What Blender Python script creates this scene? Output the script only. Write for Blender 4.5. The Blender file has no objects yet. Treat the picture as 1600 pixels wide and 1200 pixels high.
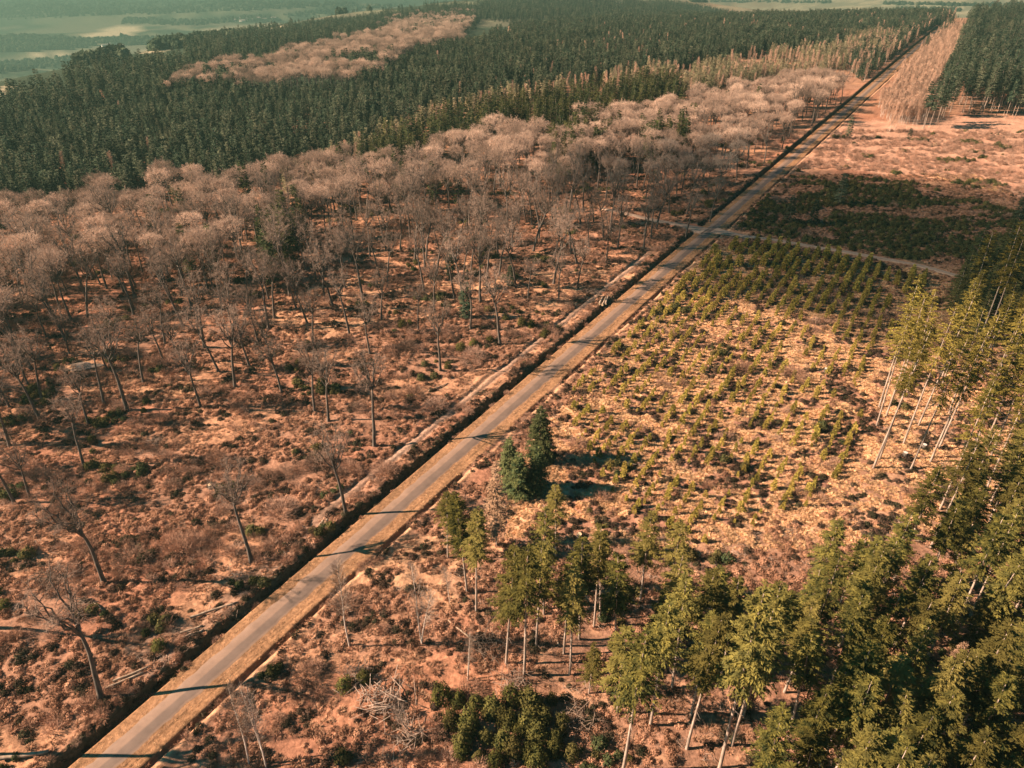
import bpy, math, random
import numpy as np
from mathutils import Vector
R = math.radians
random.seed(7)
rng = np.random.default_rng(11)
scene = bpy.context.scene

# ------------------------------------------------------------------ camera, sky, sun, exposure
H = 90.0
PITCH = R(31.4)
FPX = 1130.0
cam_d = bpy.data.cameras.new('camera'); cam = bpy.data.objects.new('camera', cam_d)
scene.collection.objects.link(cam); scene.camera = cam
scene.cycles.diffuse_bounces = 1; scene.cycles.max_bounces = 4
cam_d.sensor_width = 36; cam_d.lens = FPX / 1600 * 36
cam_d.clip_start = 1; cam_d.clip_end = 40000
cam.location = (0, 0, H); cam.rotation_euler = (R(90) - PITCH, 0, 0)

SUN_EL = R(31); SUN_ROT = R(-92)
world = bpy.data.worlds.new("World"); scene.world = world; world.use_nodes = True
nt = world.node_tree; nt.nodes.clear()
sky = nt.nodes.new('ShaderNodeTexSky'); sky.sky_type = 'NISHITA'; sky.sun_disc = False
sky.sun_elevation = SUN_EL; sky.sun_rotation = SUN_ROT; sky.air_density = 1.0; sky.dust_density = 1.5
tint = nt.nodes.new('ShaderNodeMix'); tint.data_type = 'RGBA'; tint.blend_type = 'MULTIPLY'
tint.inputs[0].default_value = 1.0; tint.inputs[7].default_value = (0.05, 0.40, 0.46, 1)
bg = nt.nodes.new('ShaderNodeBackground'); bg.inputs[1].default_value = 0.05
wo = nt.nodes.new('ShaderNodeOutputWorld')
nt.links.new(sky.outputs[0], tint.inputs[6]); nt.links.new(tint.outputs[2], bg.inputs[0]); nt.links.new(bg.outputs[0], wo.inputs[0])

sd = bpy.data.lights.new('sun', 'SUN'); sd.energy = 5.0; sd.angle = R(0.5); sd.color = (1.0, 0.73, 0.55)
sun = bpy.data.objects.new('sun', sd); scene.collection.objects.link(sun)
sdir = Vector((math.cos(SUN_EL) * -math.sin(SUN_ROT), -math.cos(SUN_EL) * math.cos(SUN_ROT), -math.sin(SUN_EL)))
sun.rotation_euler = sdir.to_track_quat('-Z', 'Y').to_euler(); sun.location = (-300, 0, 300)
vs = scene.view_settings
vs.view_transform = 'Standard'; vs.look = 'None'; vs.gamma = 1; vs.exposure = 1.72; vs.use_curve_mapping = False

# ------------------------------------------------------------------ helpers
col = bpy.data.collections.new('forest'); scene.collection.children.link(col)

def hash2(ix, iy, seed):
    h = (ix.astype(np.int64) * 374761393 + iy.astype(np.int64) * 668265263 + seed * 974634777) & 0xffffffff
    h = ((h ^ (h >> 13)) * 1274126177) & 0xffffffff
    h = (h ^ (h >> 16)) & 0xffffffff
    return h / 4294967295.0

def vnoise(x, y, seed=0):
    x = np.asarray(x, float); y = np.asarray(y, float)
    ix = np.floor(x); iy = np.floor(y); fx = x - ix; fy = y - iy
    fx = fx * fx * (3 - 2 * fx); fy = fy * fy * (3 - 2 * fy)
    a = hash2(ix, iy, seed); b = hash2(ix + 1, iy, seed); c = hash2(ix, iy + 1, seed); d = hash2(ix + 1, iy + 1, seed)
    return (a * (1 - fx) + b * fx) * (1 - fy) + (c * (1 - fx) + d * fx) * fy

def fbm(x, y, seed=0, o=3):
    t = 0; amp = 1; n = 0
    for k in range(o):
        t = t + amp * vnoise(x * 2 ** k + 17.3 * k, y * 2 ** k - 9.1 * k, seed + k); n += amp; amp *= .5
    return t / n

def sstep(a, b, x):
    t = np.clip((x - a) / (b - a), 0, 1); return t * t * (3 - 2 * t)

# road frame: s along the road, d to its right
RP = np.array([-45.7, 64.4]); PHI = R(31.74)
RD = np.array([math.sin(PHI), math.cos(PHI)]); RN = np.array([math.cos(PHI), -math.sin(PHI)])
def to_sd(X, Y):
    rx = X - RP[0]; ry = Y - RP[1]
    return rx * RD[0] + ry * RD[1], rx * RN[0] + ry * RN[1]
def from_sd(s, d):
    return RP[0] + s * RD[0] + d * RN[0], RP[1] + s * RD[1] + d * RN[1]

S_J = 224.0
def macro(X, Y):
    w = -0.5 * X + 0.866 * Y - 380
    r = np.hypot(X, Y); az = np.degrees(np.arctan2(X, Y))
    edge = np.interp(az, [-60, -36, -29, -22, -14, -5, 10], [520, 620, 820, 1150, 1500, 2000, 2600])
    z = -38 * sstep(100, 1100, w) - 225 * sstep(0, 1500, r - edge) * sstep(30, 8, az)
    z = z + 14 * (fbm(X / 420, Y / 420, 5) - .5) * sstep(500, 1300, w)
    z = z + 260 * sstep(5200, 8800, r) * sstep(25, -10, az) * (0.6 + .6 * vnoise(X / 1500, Y / 1500, 3))
    z = z + 150 * (fbm(X / 1300, Y / 800, 8, 3) - .5) * sstep(700, 2000, r - edge) * sstep(30, 8, az)
    for hx, hy, sx, sy, hh in ((-1500, 2350, 330, 170, 45), (-1300, 3300, 520, 180, 40), (-700, 4300, 700, 260, 60), (-2600, 4300, 800, 260, 70)):
        z = z + hh * np.exp(-((X - hx) / sx) ** 2 - ((Y - hy) / sy) ** 2)
    # plateau drops away beyond the end of the road
    z = z - 90 * sstep(1350, 2300, Y + .3 * X) * sstep(5, 25, az)
    return z

def T(X, Y):
    X = np.asarray(X, float); Y = np.asarray(Y, float)
    s, d = to_sd(X, Y)
    z = macro(X, Y)
    r = np.hypot(X, Y)
    wob = 1.7 * (vnoise(s / 5, d * 0, 21) - .5) + .6 * (vnoise(s / 1.3, d * 0, 22) - .5)
    off = sstep(4.2, 7.5, d) + sstep(-6.6, -9, d)
    near = 1 - sstep(350, 900, r)
    lum = .75 * (fbm(X / 7.0, Y / 5.0, 1, 3) - .5) + .85 * np.maximum(fbm(X / 2.6, Y / 1.9, 2, 2) - .45, 0)
    track = np.exp(-((d + 10.2) / 2.2) ** 2) * sstep(30, 45, s) * sstep(200, 182, s)
    z = z + lum * off * (near * .95 + .05) * (1 - .8 * track)
    # machine track with two ruts
    z = z - .45 * track * (np.exp(-((d + 9.3 + .3 * wob) / .35) ** 2) + np.exp(-((d + 11.3 + .3 * wob) / .4) ** 2))
    z = z + .55 * track * np.exp(-((d + 12.3 + .4 * wob) / .45) ** 2)
    # left ditch and bank
    jl = sstep(3.2, 6.5, np.abs(s - S_J))
    jr = sstep(2.6, 5.5, np.abs(s - S_J - 3))
    dl = d + wob * .75 * sstep(-4.6, -5.6, d)
    brk = .55 + .45 * sstep(.16, .34, vnoise(s / 13, s * 0, 33))
    ditch = -1.65 * brk * sstep(-3.5, -4.4, dl) * (1 - sstep(-5.1, -5.7, dl))
    bank = (0.15 + .4 * vnoise(s / 4, d / 2, 9)) * sstep(-5.1, -5.8, dl) * (1 - sstep(-6.7, -9, d))
    z = z + (ditch + bank) * jl
    # right ditch
    dr = d - .25 * wob * sstep(4.4, 5.2, d)
    gap = sstep(.30, .42, vnoise(s / 11, s * 0, 31))
    z = z + jr * (-.62 * gap * sstep(4.1, 4.8, dr) * (1 - sstep(5.0, 5.6, dr)) + .22 * np.exp(-((dr - 6.0) / .5) ** 2))
    # ruts on the verge
    vz = .05 * (fbm(X / .9, Y / .9, 77, 2) - .5) * sstep(1.7, 2.2, np.abs(d))
    z = z + vz - .10 * np.exp(-((d - 2.55 - .1 * wob) / .16) ** 2) * vnoise(s / 9, s * 0, 41) - .07 * np.exp(-((d - 3.2) / .15) ** 2) * vnoise(s / 6, s * 0, 42)
    return z

CT, ST = math.cos(PITCH), math.sin(PITCH)
def proj(X, Y, Z):
    dz = H - Z
    depth = Y * CT + dz * ST
    return 800 + FPX * X / depth, 600 + FPX * (-Y * ST + dz * CT) / depth, depth

def unproj(px, py):
    u = (px - 800) / FPX; v = (py - 600) / FPX
    dx, dy, dz = u, CT - v * ST, -(ST + v * CT)
    z = 0.0
    for _ in range(12):
        t = (H - z) / -dz; x = dx * t; y = dy * t
        z = .5 * z + .5 * float(macro(x, y))
    return x, y

def height_for(bx, by, ty):
    x, y = unproj(bx, by); z0 = float(T(x, y)); lo, hi = 0.3, 45
    for _ in range(30):
        m = (lo + hi) / 2
        if proj(x, y, z0 + m)[1] > ty: lo = m
        else: hi = m
    return lo

def inpoly(px, py, poly):
    px = np.asarray(px); py = np.asarray(py); c = np.zeros(px.shape, bool); n = len(poly); j = n - 1
    for i in range(n):
        xi, yi = poly[i]; xj, yj = poly[j]
        if yi != yj:
            c ^= ((yi > py) != (yj > py)) & (px < (xj - xi) * (py - yi) / (yj - yi) + xi)
        j = i
    return c

def new_mesh(name, verts, faces, mats=(), mat_idx=None, smooth=False):
    """faces: list of arrays, each (n,k)"""
    me = bpy.data.meshes.new(name)
    verts = np.asarray(verts, np.float32)
    fs = [np.asarray(f, np.int32) for f in faces if len(f)]
    loops = np.concatenate([f.ravel() for f in fs]); tot = np.concatenate([np.full(len(f), f.shape[1], np.int32) for f in fs])
    start = np.concatenate([[0], np.cumsum(tot)[:-1]]).astype(np.int32)
    me.vertices.add(len(verts)); me.vertices.foreach_set('co', verts.ravel())
    me.loops.add(len(loops)); me.loops.foreach_set('vertex_index', loops)
    me.polygons.add(len(tot)); me.polygons.foreach_set('loop_start', start); me.polygons.foreach_set('loop_total', tot)
    if mat_idx is not None: me.polygons.foreach_set('material_index', np.asarray(mat_idx, np.int32))
    if smooth: me.polygons.foreach_set('use_smooth', np.ones(len(tot), bool))
    for m in mats: me.materials.append(m)
    me.update(calc_edges=True)
    return me

def link(name, data, parent=None, **props):
    o = bpy.data.objects.new(name, data); col.objects.link(o)
    if parent: o.parent = parent
    for k, v in props.items():
        if v: o[k] = v
    return o

class Geo:
    """collects triangles, quads and tubes"""
    def __init__(s): s.v = []; s.t = []; s.q = []; s.n = 0
    def tri(s, P):      # P (m,3,3)
        m = len(P); s.v.append(P.reshape(-1, 3)); s.t.append(np.arange(m * 3).reshape(m, 3) + s.n); s.n += m * 3
    def quad(s, P):
        m = len(P); s.v.append(P.reshape(-1, 3)); s.q.append(np.arange(m * 4).reshape(m, 4) + s.n); s.n += m * 4
    def tube(s, pts, rad, k=5):
        pts = np.asarray(pts, float); rad = np.asarray(rad, float); n = len(pts)
        tg = np.gradient(pts, axis=0); tg /= np.linalg.norm(tg, axis=1)[:, None] + 1e-9
        ref = np.array([1.0, 0, 0]) if abs(tg[0, 0]) < .8 else np.array([0, 1.0, 0])
        a = np.cross(tg, ref); a /= np.linalg.norm(a, axis=1)[:, None] + 1e-9; b = np.cross(tg, a)
        th = np.arange(k) * 2 * math.pi / k
        V = pts[:, None] + rad[:, None, None] * (np.cos(th)[None, :, None] * a[:, None] + np.sin(th)[None, :, None] * b[:, None])
        s.v.append(V.reshape(-1, 3)); i = np.arange(n - 1)[:, None] * k + np.arange(k)[None]; j = np.arange(n - 1)[:, None] * k + (np.arange(k)[None] + 1) % k
        s.q.append(np.stack([i, j, j + k, i + k], -1).reshape(-1, 4) + s.n)
        c0 = s.n + (n - 1) * k
        for m in range(1, k - 1): s.t.append(np.array([[c0, c0 + m, c0 + m + 1]]))
        s.n += n * k
    def arrays(s):
        return np.concatenate(s.v), [np.concatenate(s.t) if s.t else np.zeros((0, 3), int), np.concatenate(s.q) if s.q else np.zeros((0, 4), int)]
    def mesh(s, name, mat, smooth=False):
        v, f = s.arrays(); return new_mesh(name, v, f, [mat], smooth=smooth)

def join_geos(name, geos, mats):
    vs_, ts, qs, mt, mq, n = [], [], [], [], [], 0
    for gi, g in enumerate(geos):
        v, (t, q) = g.arrays(); vs_.append(v); ts.append(t + n); qs.append(q + n); mt += [gi] * len(t); mq += [gi] * len(q); n += len(v)
    return new_mesh(name, np.concatenate(vs_), [np.concatenate(ts).reshape(-1, 3), np.concatenate(qs).reshape(-1, 4)], mats, mt + mq)

# ------------------------------------------------------------------ materials
def mat_base(name):
    m = bpy.data.materials.new(name); m.use_nodes = True; n = m.node_tree; n.nodes.clear()
    out = n.nodes.new('ShaderNodeOutputMaterial'); return m, n, out

def mk_foliage(name, c1, c2, c3=None, transl=.25, scale=.5, rough=.8):
    """two tones by noise through the crown and one more by tree"""
    m, n, out = mat_base(name)
    tc = n.nodes.new('ShaderNodeTexCoord'); oi = n.nodes.new('ShaderNodeObjectInfo')
    no = n.nodes.new('ShaderNodeTexNoise'); no.inputs['Scale'].default_value = scale; no.inputs['Detail'].default_value = 3
    n.links.new(tc.outputs['Object'], no.inputs['Vector'])
    rp = n.nodes.new('ShaderNodeMapRange'); rp.inputs[1].default_value = .35; rp.inputs[2].default_value = .65
    n.links.new(no.outputs[0], rp.inputs[0])
    mx = n.nodes.new('ShaderNodeMix'); mx.data_type = 'RGBA'; mx.inputs[6].default_value = (*c1, 1); mx.inputs[7].default_value = (*c2, 1)
    n.links.new(rp.outputs[0], mx.inputs[0])
    mx2 = n.nodes.new('ShaderNodeMix'); mx2.data_type = 'RGBA'; n.links.new(mx.outputs[2], mx2.inputs[6]); mx2.inputs[7].default_value = (*(c3 or c2), 1)
    pw = n.nodes.new('ShaderNodeMath'); pw.operation = 'POWER'; pw.inputs[1].default_value = 1.6; n.links.new(oi.outputs['Random'], pw.inputs[0])
    n.links.new(pw.outputs[0], mx2.inputs[0])
    hs = n.nodes.new('ShaderNodeHueSaturation'); mr = n.nodes.new('ShaderNodeMapRange'); mr.inputs[3].default_value = .6; mr.inputs[4].default_value = 1.4
    fr = n.nodes.new('ShaderNodeMath'); fr.operation = 'FRACT'; ml = n.nodes.new('ShaderNodeMath'); ml.operation = 'MULTIPLY'; ml.inputs[1].default_value = 7.31
    n.links.new(oi.outputs['Random'], ml.inputs[0]); n.links.new(ml.outputs[0], fr.inputs[0]); n.links.new(fr.outputs[0], mr.inputs[0]); n.links.new(mr.outputs[0], hs.inputs['Value'])
    n.links.new(mx2.outputs[2], hs.inputs['Color'])
    df = n.nodes.new('ShaderNodeBsdfDiffuse'); tr = n.nodes.new('ShaderNodeBsdfTranslucent'); ms = n.nodes.new('ShaderNodeMixShader'); ms.inputs[0].default_value = transl
    n.links.new(hs.outputs[0], df.inputs[0]); n.links.new(hs.outputs[0], tr.inputs[0]); n.links.new(df.outputs[0], ms.inputs[1]); n.links.new(tr.outputs[0], ms.inputs[2])
    n.links.new(ms.outputs[0], out.inputs[0]); return m

def mk_bark(name, c1, c2, scale=2.5):
    m, n, out = mat_base(name)
    tc = n.nodes.new('ShaderNodeTexCoord'); mp = n.nodes.new('ShaderNodeMapping'); mp.inputs['Scale'].default_value = (1, 1, .25)
    no = n.nodes.new('ShaderNodeTexNoise'); no.inputs['Scale'].default_value = scale; no.inputs['Detail'].default_value = 5
    n.links.new(tc.outputs['Object'], mp.inputs[0]); n.links.new(mp.outputs[0], no.inputs['Vector'])
    mr = n.nodes.new('ShaderNodeMapRange'); mr.inputs[1].default_value = .38; mr.inputs[2].default_value = .62; n.links.new(no.outputs[0], mr.inputs[0])
    mx = n.nodes.new('ShaderNodeMix'); mx.data_type = 'RGBA'; mx.inputs[6].default_value = (*c1, 1); mx.inputs[7].default_value = (*c2, 1); n.links.new(mr.outputs[0], mx.inputs[0])
    df = n.nodes.new('ShaderNodeBsdfPrincipled'); df.inputs['Roughness'].default_value = .9; n.links.new(mx.outputs[2], df.inputs[0])
    bp = n.nodes.new('ShaderNodeBump'); bp.inputs['Strength'].default_value = .6; bp.inputs['Distance'].default_value = .05; n.links.new(no.outputs[0], bp.inputs['Height']); n.links.new(bp.outputs[0], df.inputs['Normal'])
    n.links.new(df.outputs[0], out.inputs[0]); return m

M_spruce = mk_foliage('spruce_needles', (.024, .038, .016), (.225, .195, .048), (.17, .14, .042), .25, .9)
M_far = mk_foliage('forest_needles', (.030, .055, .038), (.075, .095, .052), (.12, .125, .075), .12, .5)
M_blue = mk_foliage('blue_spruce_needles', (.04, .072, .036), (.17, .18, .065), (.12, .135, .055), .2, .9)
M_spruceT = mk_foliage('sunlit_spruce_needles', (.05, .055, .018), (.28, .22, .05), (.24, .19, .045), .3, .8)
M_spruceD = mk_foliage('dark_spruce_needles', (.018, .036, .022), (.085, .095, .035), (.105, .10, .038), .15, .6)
M_larch = mk_foliage('larch_needles', (.17, .17, .095), (.28, .25, .14), (.38, .30, .18), .2, .4)
M_young = mk_foliage('young_conifer_needles', (.17, .16, .035), (.50, .39, .09), (.42, .31, .08), .25, 1.2)
M_scrub = mk_foliage('scrub_leaves', (.03, .05, .025), (.08, .08, .03), (.12, .095, .035), .15, 1.0)
M_bush = mk_foliage('evergreen_leaves', (.04, .05, .018), (.13, .12, .032), (.10, .085, .03), .15, 1.4)
M_deadc = mk_foliage('dead_conifer_twigs', (.28, .17, .10), (.42, .27, .17), None, .1, .5)
M_twig = mk_foliage('oak_twigs', (.38, .265, .20), (.52, .37, .275), (.58, .405, .30), .1, .25)
M_birch = mk_foliage('birch_twigs', (.46, .29, .20), (.58, .37, .26), (.52, .33, .23), .1, .3)
M_shrubtw = mk_foliage('shrub_twigs', (.30, .17, .115), (.42, .24, .16), (.34, .22, .16), .1, .6)
M_grass = mk_foliage('straw_grass', (.74, .475, .265), (.84, .58, .34), (.66, .385, .21), .35, .8)
M_bracken = mk_foliage('dead_bracken', (.37, .195, .12), (.50, .285, .18), (.27, .14, .085), .15, .8)
M_heather = mk_foliage('heather', (.04, .03, .022), (.12, .068, .05), (.04, .04, .022), .1, 1.2)
M_pale = mk_foliage('dead_sticks', (.27, .20, .155), (.38, .29, .23), (.22, .16, .12), .0, 1.0)
M_bark = mk_bark('oak_bark', (.06, .048, .038), (.14, .11, .085))
M_sbark = mk_bark('spruce_bark', (.22, .165, .125), (.42, .33, .26))
M_bbark = mk_bark('birch_bark', (.42, .34, .28), (.62, .52, .43))
M_log = mk_bark('cut_wood', (.22, .15, .10), (.40, .30, .21), 1.5)
M_cut = mk_bark('sawn_end', (.55, .38, .22), (.68, .50, .32), 3)
M_stone = mk_bark('pale_stone', (.5, .45, .4), (.68, .62, .55), 2)

# ground: the kind of ground cover is stored per vertex, fine variation is added here
def mk_ground():
    m, n, out = mat_base('heath_ground')
    at = n.nodes.new('ShaderNodeAttribute'); at.attribute_name = 'cover'
    geo = n.nodes.new('ShaderNodeNewGeometry')
    a = n.nodes.new('ShaderNodeTexNoise'); a.inputs['Scale'].default_value = 1.4; a.inputs['Detail'].default_value = 6; a.inputs['Roughness'].default_value = .7
    b = n.nodes.new('ShaderNodeTexNoise'); b.inputs['Scale'].default_value = .16; b.inputs['Detail'].default_value = 4
    for x in (a, b): n.links.new(geo.outputs['Position'], x.inputs['Vector'])
    mr = n.nodes.new('ShaderNodeMapRange'); mr.inputs[1].default_value = .3; mr.inputs[2].default_value = .7; mr.inputs[3].default_value = .5; mr.inputs[4].default_value = 1.5
    n.links.new(a.outputs[0], mr.inputs[0])
    mr2 = n.nodes.new('ShaderNodeMapRange'); mr2.inputs[1].default_value = .3; mr2.inputs[2].default_value = .7; mr2.inputs[3].default_value = .8; mr2.inputs[4].default_value = 1.15
    n.links.new(b.outputs[0], mr2.inputs[0])
    mu = n.nodes.new('ShaderNodeMath'); mu.operation = 'MULTIPLY'; n.links.new(mr.outputs[0], mu.inputs[0]); n.links.new(mr2.outputs[0], mu.inputs[1])
    hs = n.nodes.new('ShaderNodeHueSaturation'); n.links.new(at.outputs['Color'], hs.inputs['Color']); n.links.new(mu.outputs[0], hs.inputs['Value'])
    df = n.nodes.new('ShaderNodeBsdfDiffuse'); n.links.new(hs.outputs[0], df.inputs[0])
    bp = n.nodes.new('ShaderNodeBump'); bp.inputs['Strength'].default_value = .8; bp.inputs['Distance'].default_value = .25
    n.links.new(a.outputs[0], bp.inputs['Height']); n.links.new(bp.outputs[0], df.inputs['Normal'])
    n.links.new(df.outputs[0], out.inputs[0]); return m
M_ground = mk_ground()

def mk_strip(name, cedge, cmid, cdark, stretch=True):
    """worn road surface: UV x across, y along in metres"""
    m, n, out = mat_base(name)
    uv = n.nodes.new('ShaderNodeUVMap'); uv.uv_map = 'uv'
    sp = n.nodes.new('ShaderNodeSeparateXYZ'); n.links.new(uv.outputs[0], sp.inputs[0])
    mp = n.nodes.new('ShaderNodeMapping'); mp.inputs['Scale'].default_value = (1.6, .05, 1); n.links.new(uv.outputs[0], mp.inputs[0])
    no = n.nodes.new('ShaderNodeTexNoise'); no.inputs['Scale'].default_value = 1; no.inputs['Detail'].default_value = 5; n.links.new(mp.outputs[0], no.inputs['Vector'])
    cr = n.nodes.new('ShaderNodeValToRGB'); e = cr.color_ramp.elements
    e[0].position = 0; e[0].color = (*cedge, 1); e[1].position = 1; e[1].color = (*cedge, 1)
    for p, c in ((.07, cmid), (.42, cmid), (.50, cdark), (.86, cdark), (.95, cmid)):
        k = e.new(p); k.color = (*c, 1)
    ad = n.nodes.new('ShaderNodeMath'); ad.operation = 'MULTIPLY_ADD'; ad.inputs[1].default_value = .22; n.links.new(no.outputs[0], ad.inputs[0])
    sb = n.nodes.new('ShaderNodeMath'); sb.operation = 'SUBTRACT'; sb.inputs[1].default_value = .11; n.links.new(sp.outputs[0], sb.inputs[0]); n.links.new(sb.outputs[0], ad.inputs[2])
    n.links.new(ad.outputs[0], cr.inputs[0])
    n2 = n.nodes.new('ShaderNodeTexNoise'); n2.inputs['Scale'].default_value = .35; n2.inputs['Detail'].default_value = 8; n2.inputs['Roughness'].default_value = .7
    ge = n.nodes.new('ShaderNodeNewGeometry'); n.links.new(ge.outputs['Position'], n2.inputs['Vector'])
    mr = n.nodes.new('ShaderNodeMapRange'); mr.inputs[1].default_value = .3; mr.inputs[2].default_value = .7; mr.inputs[3].default_value = .74; mr.inputs[4].default_value = 1.2; n.links.new(n2.outputs[0], mr.inputs[0])
    hs = n.nodes.new('ShaderNodeHueSaturation'); n.links.new(cr.outputs[0], hs.inputs['Color']); n.links.new(mr.outputs[0], hs.inputs['Value'])
    pb = n.nodes.new('ShaderNodeBsdfPrincipled'); pb.inputs['Roughness'].default_value = .75; n.links.new(hs.outputs[0], pb.inputs[0]); n.links.new(pb.outputs[0], out.inputs[0])
    return m
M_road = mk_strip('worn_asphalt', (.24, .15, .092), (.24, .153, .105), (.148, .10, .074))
M_track = mk_strip('forest_track_gravel', (.28, .18, .12), (.38, .26, .18), (.32, .215, .15))

# ------------------------------------------------------------------ areas, outlined on the photo and tested in world space
P_OAK = [(-260, 400), (-120, 335), (0, 316), (60, 302), (110, 293), (150, 280), (185, 292), (230, 264), (300, 262), (330, 272), (400, 264), (440, 243), (500, 240), (560, 245), (640, 238), (700, 208), (760, 192), (850, 190), (950, 170), (1010, 155), (1080, 142), (1180, 120), (1250, 110), (1320, 112), (1335, 130), (1290, 150), (1240, 160), (1150, 172), (1080, 182), (1000, 205), (900, 236), (760, 262), (600, 288), (470, 335), (330, 382), (230, 425), (120, 470), (0, 505), (-260, 560)]
P_OAKSPARSE = [(1290, 150), (1240, 160), (1150, 172), (1080, 182), (1000, 205), (900, 236), (760, 262), (600, 288), (470, 335), (330, 382), (230, 425), (120, 470), (0, 505), (-200, 540), (-200, 700), (0, 610), (180, 560), (330, 520), (560, 440), (760, 395), (960, 350), (1060, 285), (1180, 235)]
P_C1 = [(-260, 180), (0, 157), (170, 138), (340, 128), (470, 130), (560, 126), (600, 140), (580, 170), (560, 215), (500, 222), (440, 236), (400, 260), (330, 268), (300, 256), (225, 260), (185, 288), (150, 276), (110, 288), (60, 298), (0, 306), (-260, 380)]
P_C2 = [(560, 128), (640, 75), (740, 58), (880, 22), (1000, 2), (1200, -8), (1400, 3), (1478, 15), (1470, 45), (1440, 40), (1370, 40), (1300, 62), (1200, 75), (1120, 80), (1060, 90), (980, 100), (880, 116), (800, 132), (740, 146), (680, 158), (620, 172), (575, 200), (560, 216)]
P_C3 = [(620, 205), (690, 174), (760, 158), (880, 138), (1000, 124), (1060, 122), (1065, 142), (1000, 152), (900, 174), (800, 190), (700, 202), (640, 228), (560, 240), (545, 232)]
P_ROADC = [(1330, 70), (1375, 62), (1440, 35), (1478, 15), (1490, 30), (1462, 55), (1420, 70), (1395, 92), (1350, 110), (1335, 100)]
P_LARCH = [(1010, 105), (1130, 92), (1230, 75), (1300, 62), (1370, 45), (1410, 50), (1400, 66), (1350, 76), (1330, 90), (1260, 105), (1150, 115), (1060, 128), (1000, 125)]
P_LARCH2 = [(440, 262), (520, 232), (600, 190), (690, 160), (800, 134), (900, 114), (1000, 98), (1060, 92), (1060, 112), (1000, 122), (880, 134), (760, 154), (690, 172), (620, 205), (540, 240), (450, 276)]
P_PINK = [(250, 130), (330, 105), (420, 88), (560, 60), (640, 28), (740, 22), (715, 60), (640, 75), (590, 108), (560, 124), (470, 126), (380, 127), (300, 130)]
P_FARC = [(290, 66), (450, 40), (600, 20), (740, 5), (880, -4), (1000, 0), (880, 18), (740, 22), (640, 28), (560, 55), (470, 62), (400, 85), (300, 80)]
P_FARSLOPE = [(0, 150), (60, 130), (160, 98), (260, 85), (330, 85), (330, 105), (250, 128), (100, 140)]
P_BIRCH = [(1380, 150), (1402, 115), (1440, 72), (1490, 40), (1522, 42), (1505, 75), (1470, 110), (1460, 130), (1448, 150), (1438, 172), (1400, 176), (1382, 166)]
P_RC = [(1458, 150), (1475, 110), (1510, 60), (1520, 20), (1560, 14), (1640, 12), (1800, 10), (1850, 130), (1600, 128), (1540, 124), (1500, 132)]
P_R1 = [(1530, 345), (1570, 335), (1600, 310), (1700, 290), (1850, 420), (1600, 440), (1530, 455), (1505, 420)]
P_RA = [(1430, 510), (1460, 480), (1510, 460), (1600, 430), (1850, 430), (1850, 760), (1560, 640), (1500, 600), (1420, 560)]
P_RB = [(850, 880), (890, 850), (960, 835), (1050, 825), (1150, 890), (1240, 880), (1300, 830), (1430, 800), (1520, 720), (1620, 700), (1850, 760), (1850, 1330), (1250, 1400), (1190, 1200), (1120, 1100), (1040, 1020), (960, 990), (880, 960)]
P_PLANT = [(1100, 388), (1200, 380), (1455, 432), (1420, 500), (1380, 540), (1350, 620), (1340, 720), (1250, 800), (1100, 850), (980, 800), (900, 690), (890, 610), (960, 540), (1040, 460)]
P_SCRUB = [(1190, 300), (1300, 275), (1420, 285), (1600, 335), (1700, 420), (1450, 412), (1200, 368), (1150, 350)]
P_CLEAR = [(1100, 380), (1460, 425), (1600, 520), (1600, 820), (1250, 860), (800, 850), (760, 780), (960, 540)]
P_PINKFIELD = [(1325, 190), (1500, 182), (1700, 178), (1750, 330), (1560, 300), (1430, 272), (1220, 262)]
P_FLOOR = [(690, 900), (900, 830), (1300, 830), (1450, 560), (1500, 430), (1850, 400), (1850, 1300), (900, 1300), (830, 1120)]
P_MUD = [(200, 1010), (330, 960), (470, 830), (520, 800), (540, 830), (500, 880), (430, 950), (300, 1040), (200, 1080)]
P_STRAW1 = [(420, 470), (560, 430), (700, 440), (860, 420), (1000, 410), (1000, 470), (820, 490), (640, 500), (440, 540)]
P_STRAW2 = [(60, 540), (200, 540), (330, 600), (280, 640), (100, 600)]
P_OR = [(560, 900), (700, 800), (800, 850), (720, 960), (620, 930)]

# ------------------------------------------------------------------ the ground sheet
def axis(a, b, step, far_a, far_b, g=1.032):
    mid = np.arange(a, b + step, step); out = []
    x = a; h = step
    while x > far_a: h *= g; x -= h; out.append(x)
    o2 = []; x = mid[-1]; h = step
    while x < far_b: h *= g; x += h; o2.append(x)
    return np.array(out[::-1] + list(mid) + o2)
gs = axis(-60, 250, .45, -1500, 11000)
fine = np.unique(np.round(np.concatenate([np.arange(-14, -7, .35), np.arange(-7, -3, .16), np.arange(-3, 3, .4), np.arange(2.2, 6.8, .16), np.arange(6.8, 9, .35)]), 3))
fine = fine[np.concatenate([[True], np.diff(fine) > .12])]
L = axis(-125, -14.3, .45, -9000, -14.2); L = L[L < -14.2]
Rr = axis(9.2, 150, .45, 9.0, 6500); Rr = Rr[Rr > 9.1]
gd = np.concatenate([L, fine, Rr])
SS, DD = np.meshgrid(gs, gd, indexing='ij')
GX, GY = from_sd(SS, DD); GX = GX.ravel(); GY = GY.ravel()
GZ = T(GX, GY)
ns, nd = len(gs), len(gd)

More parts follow.
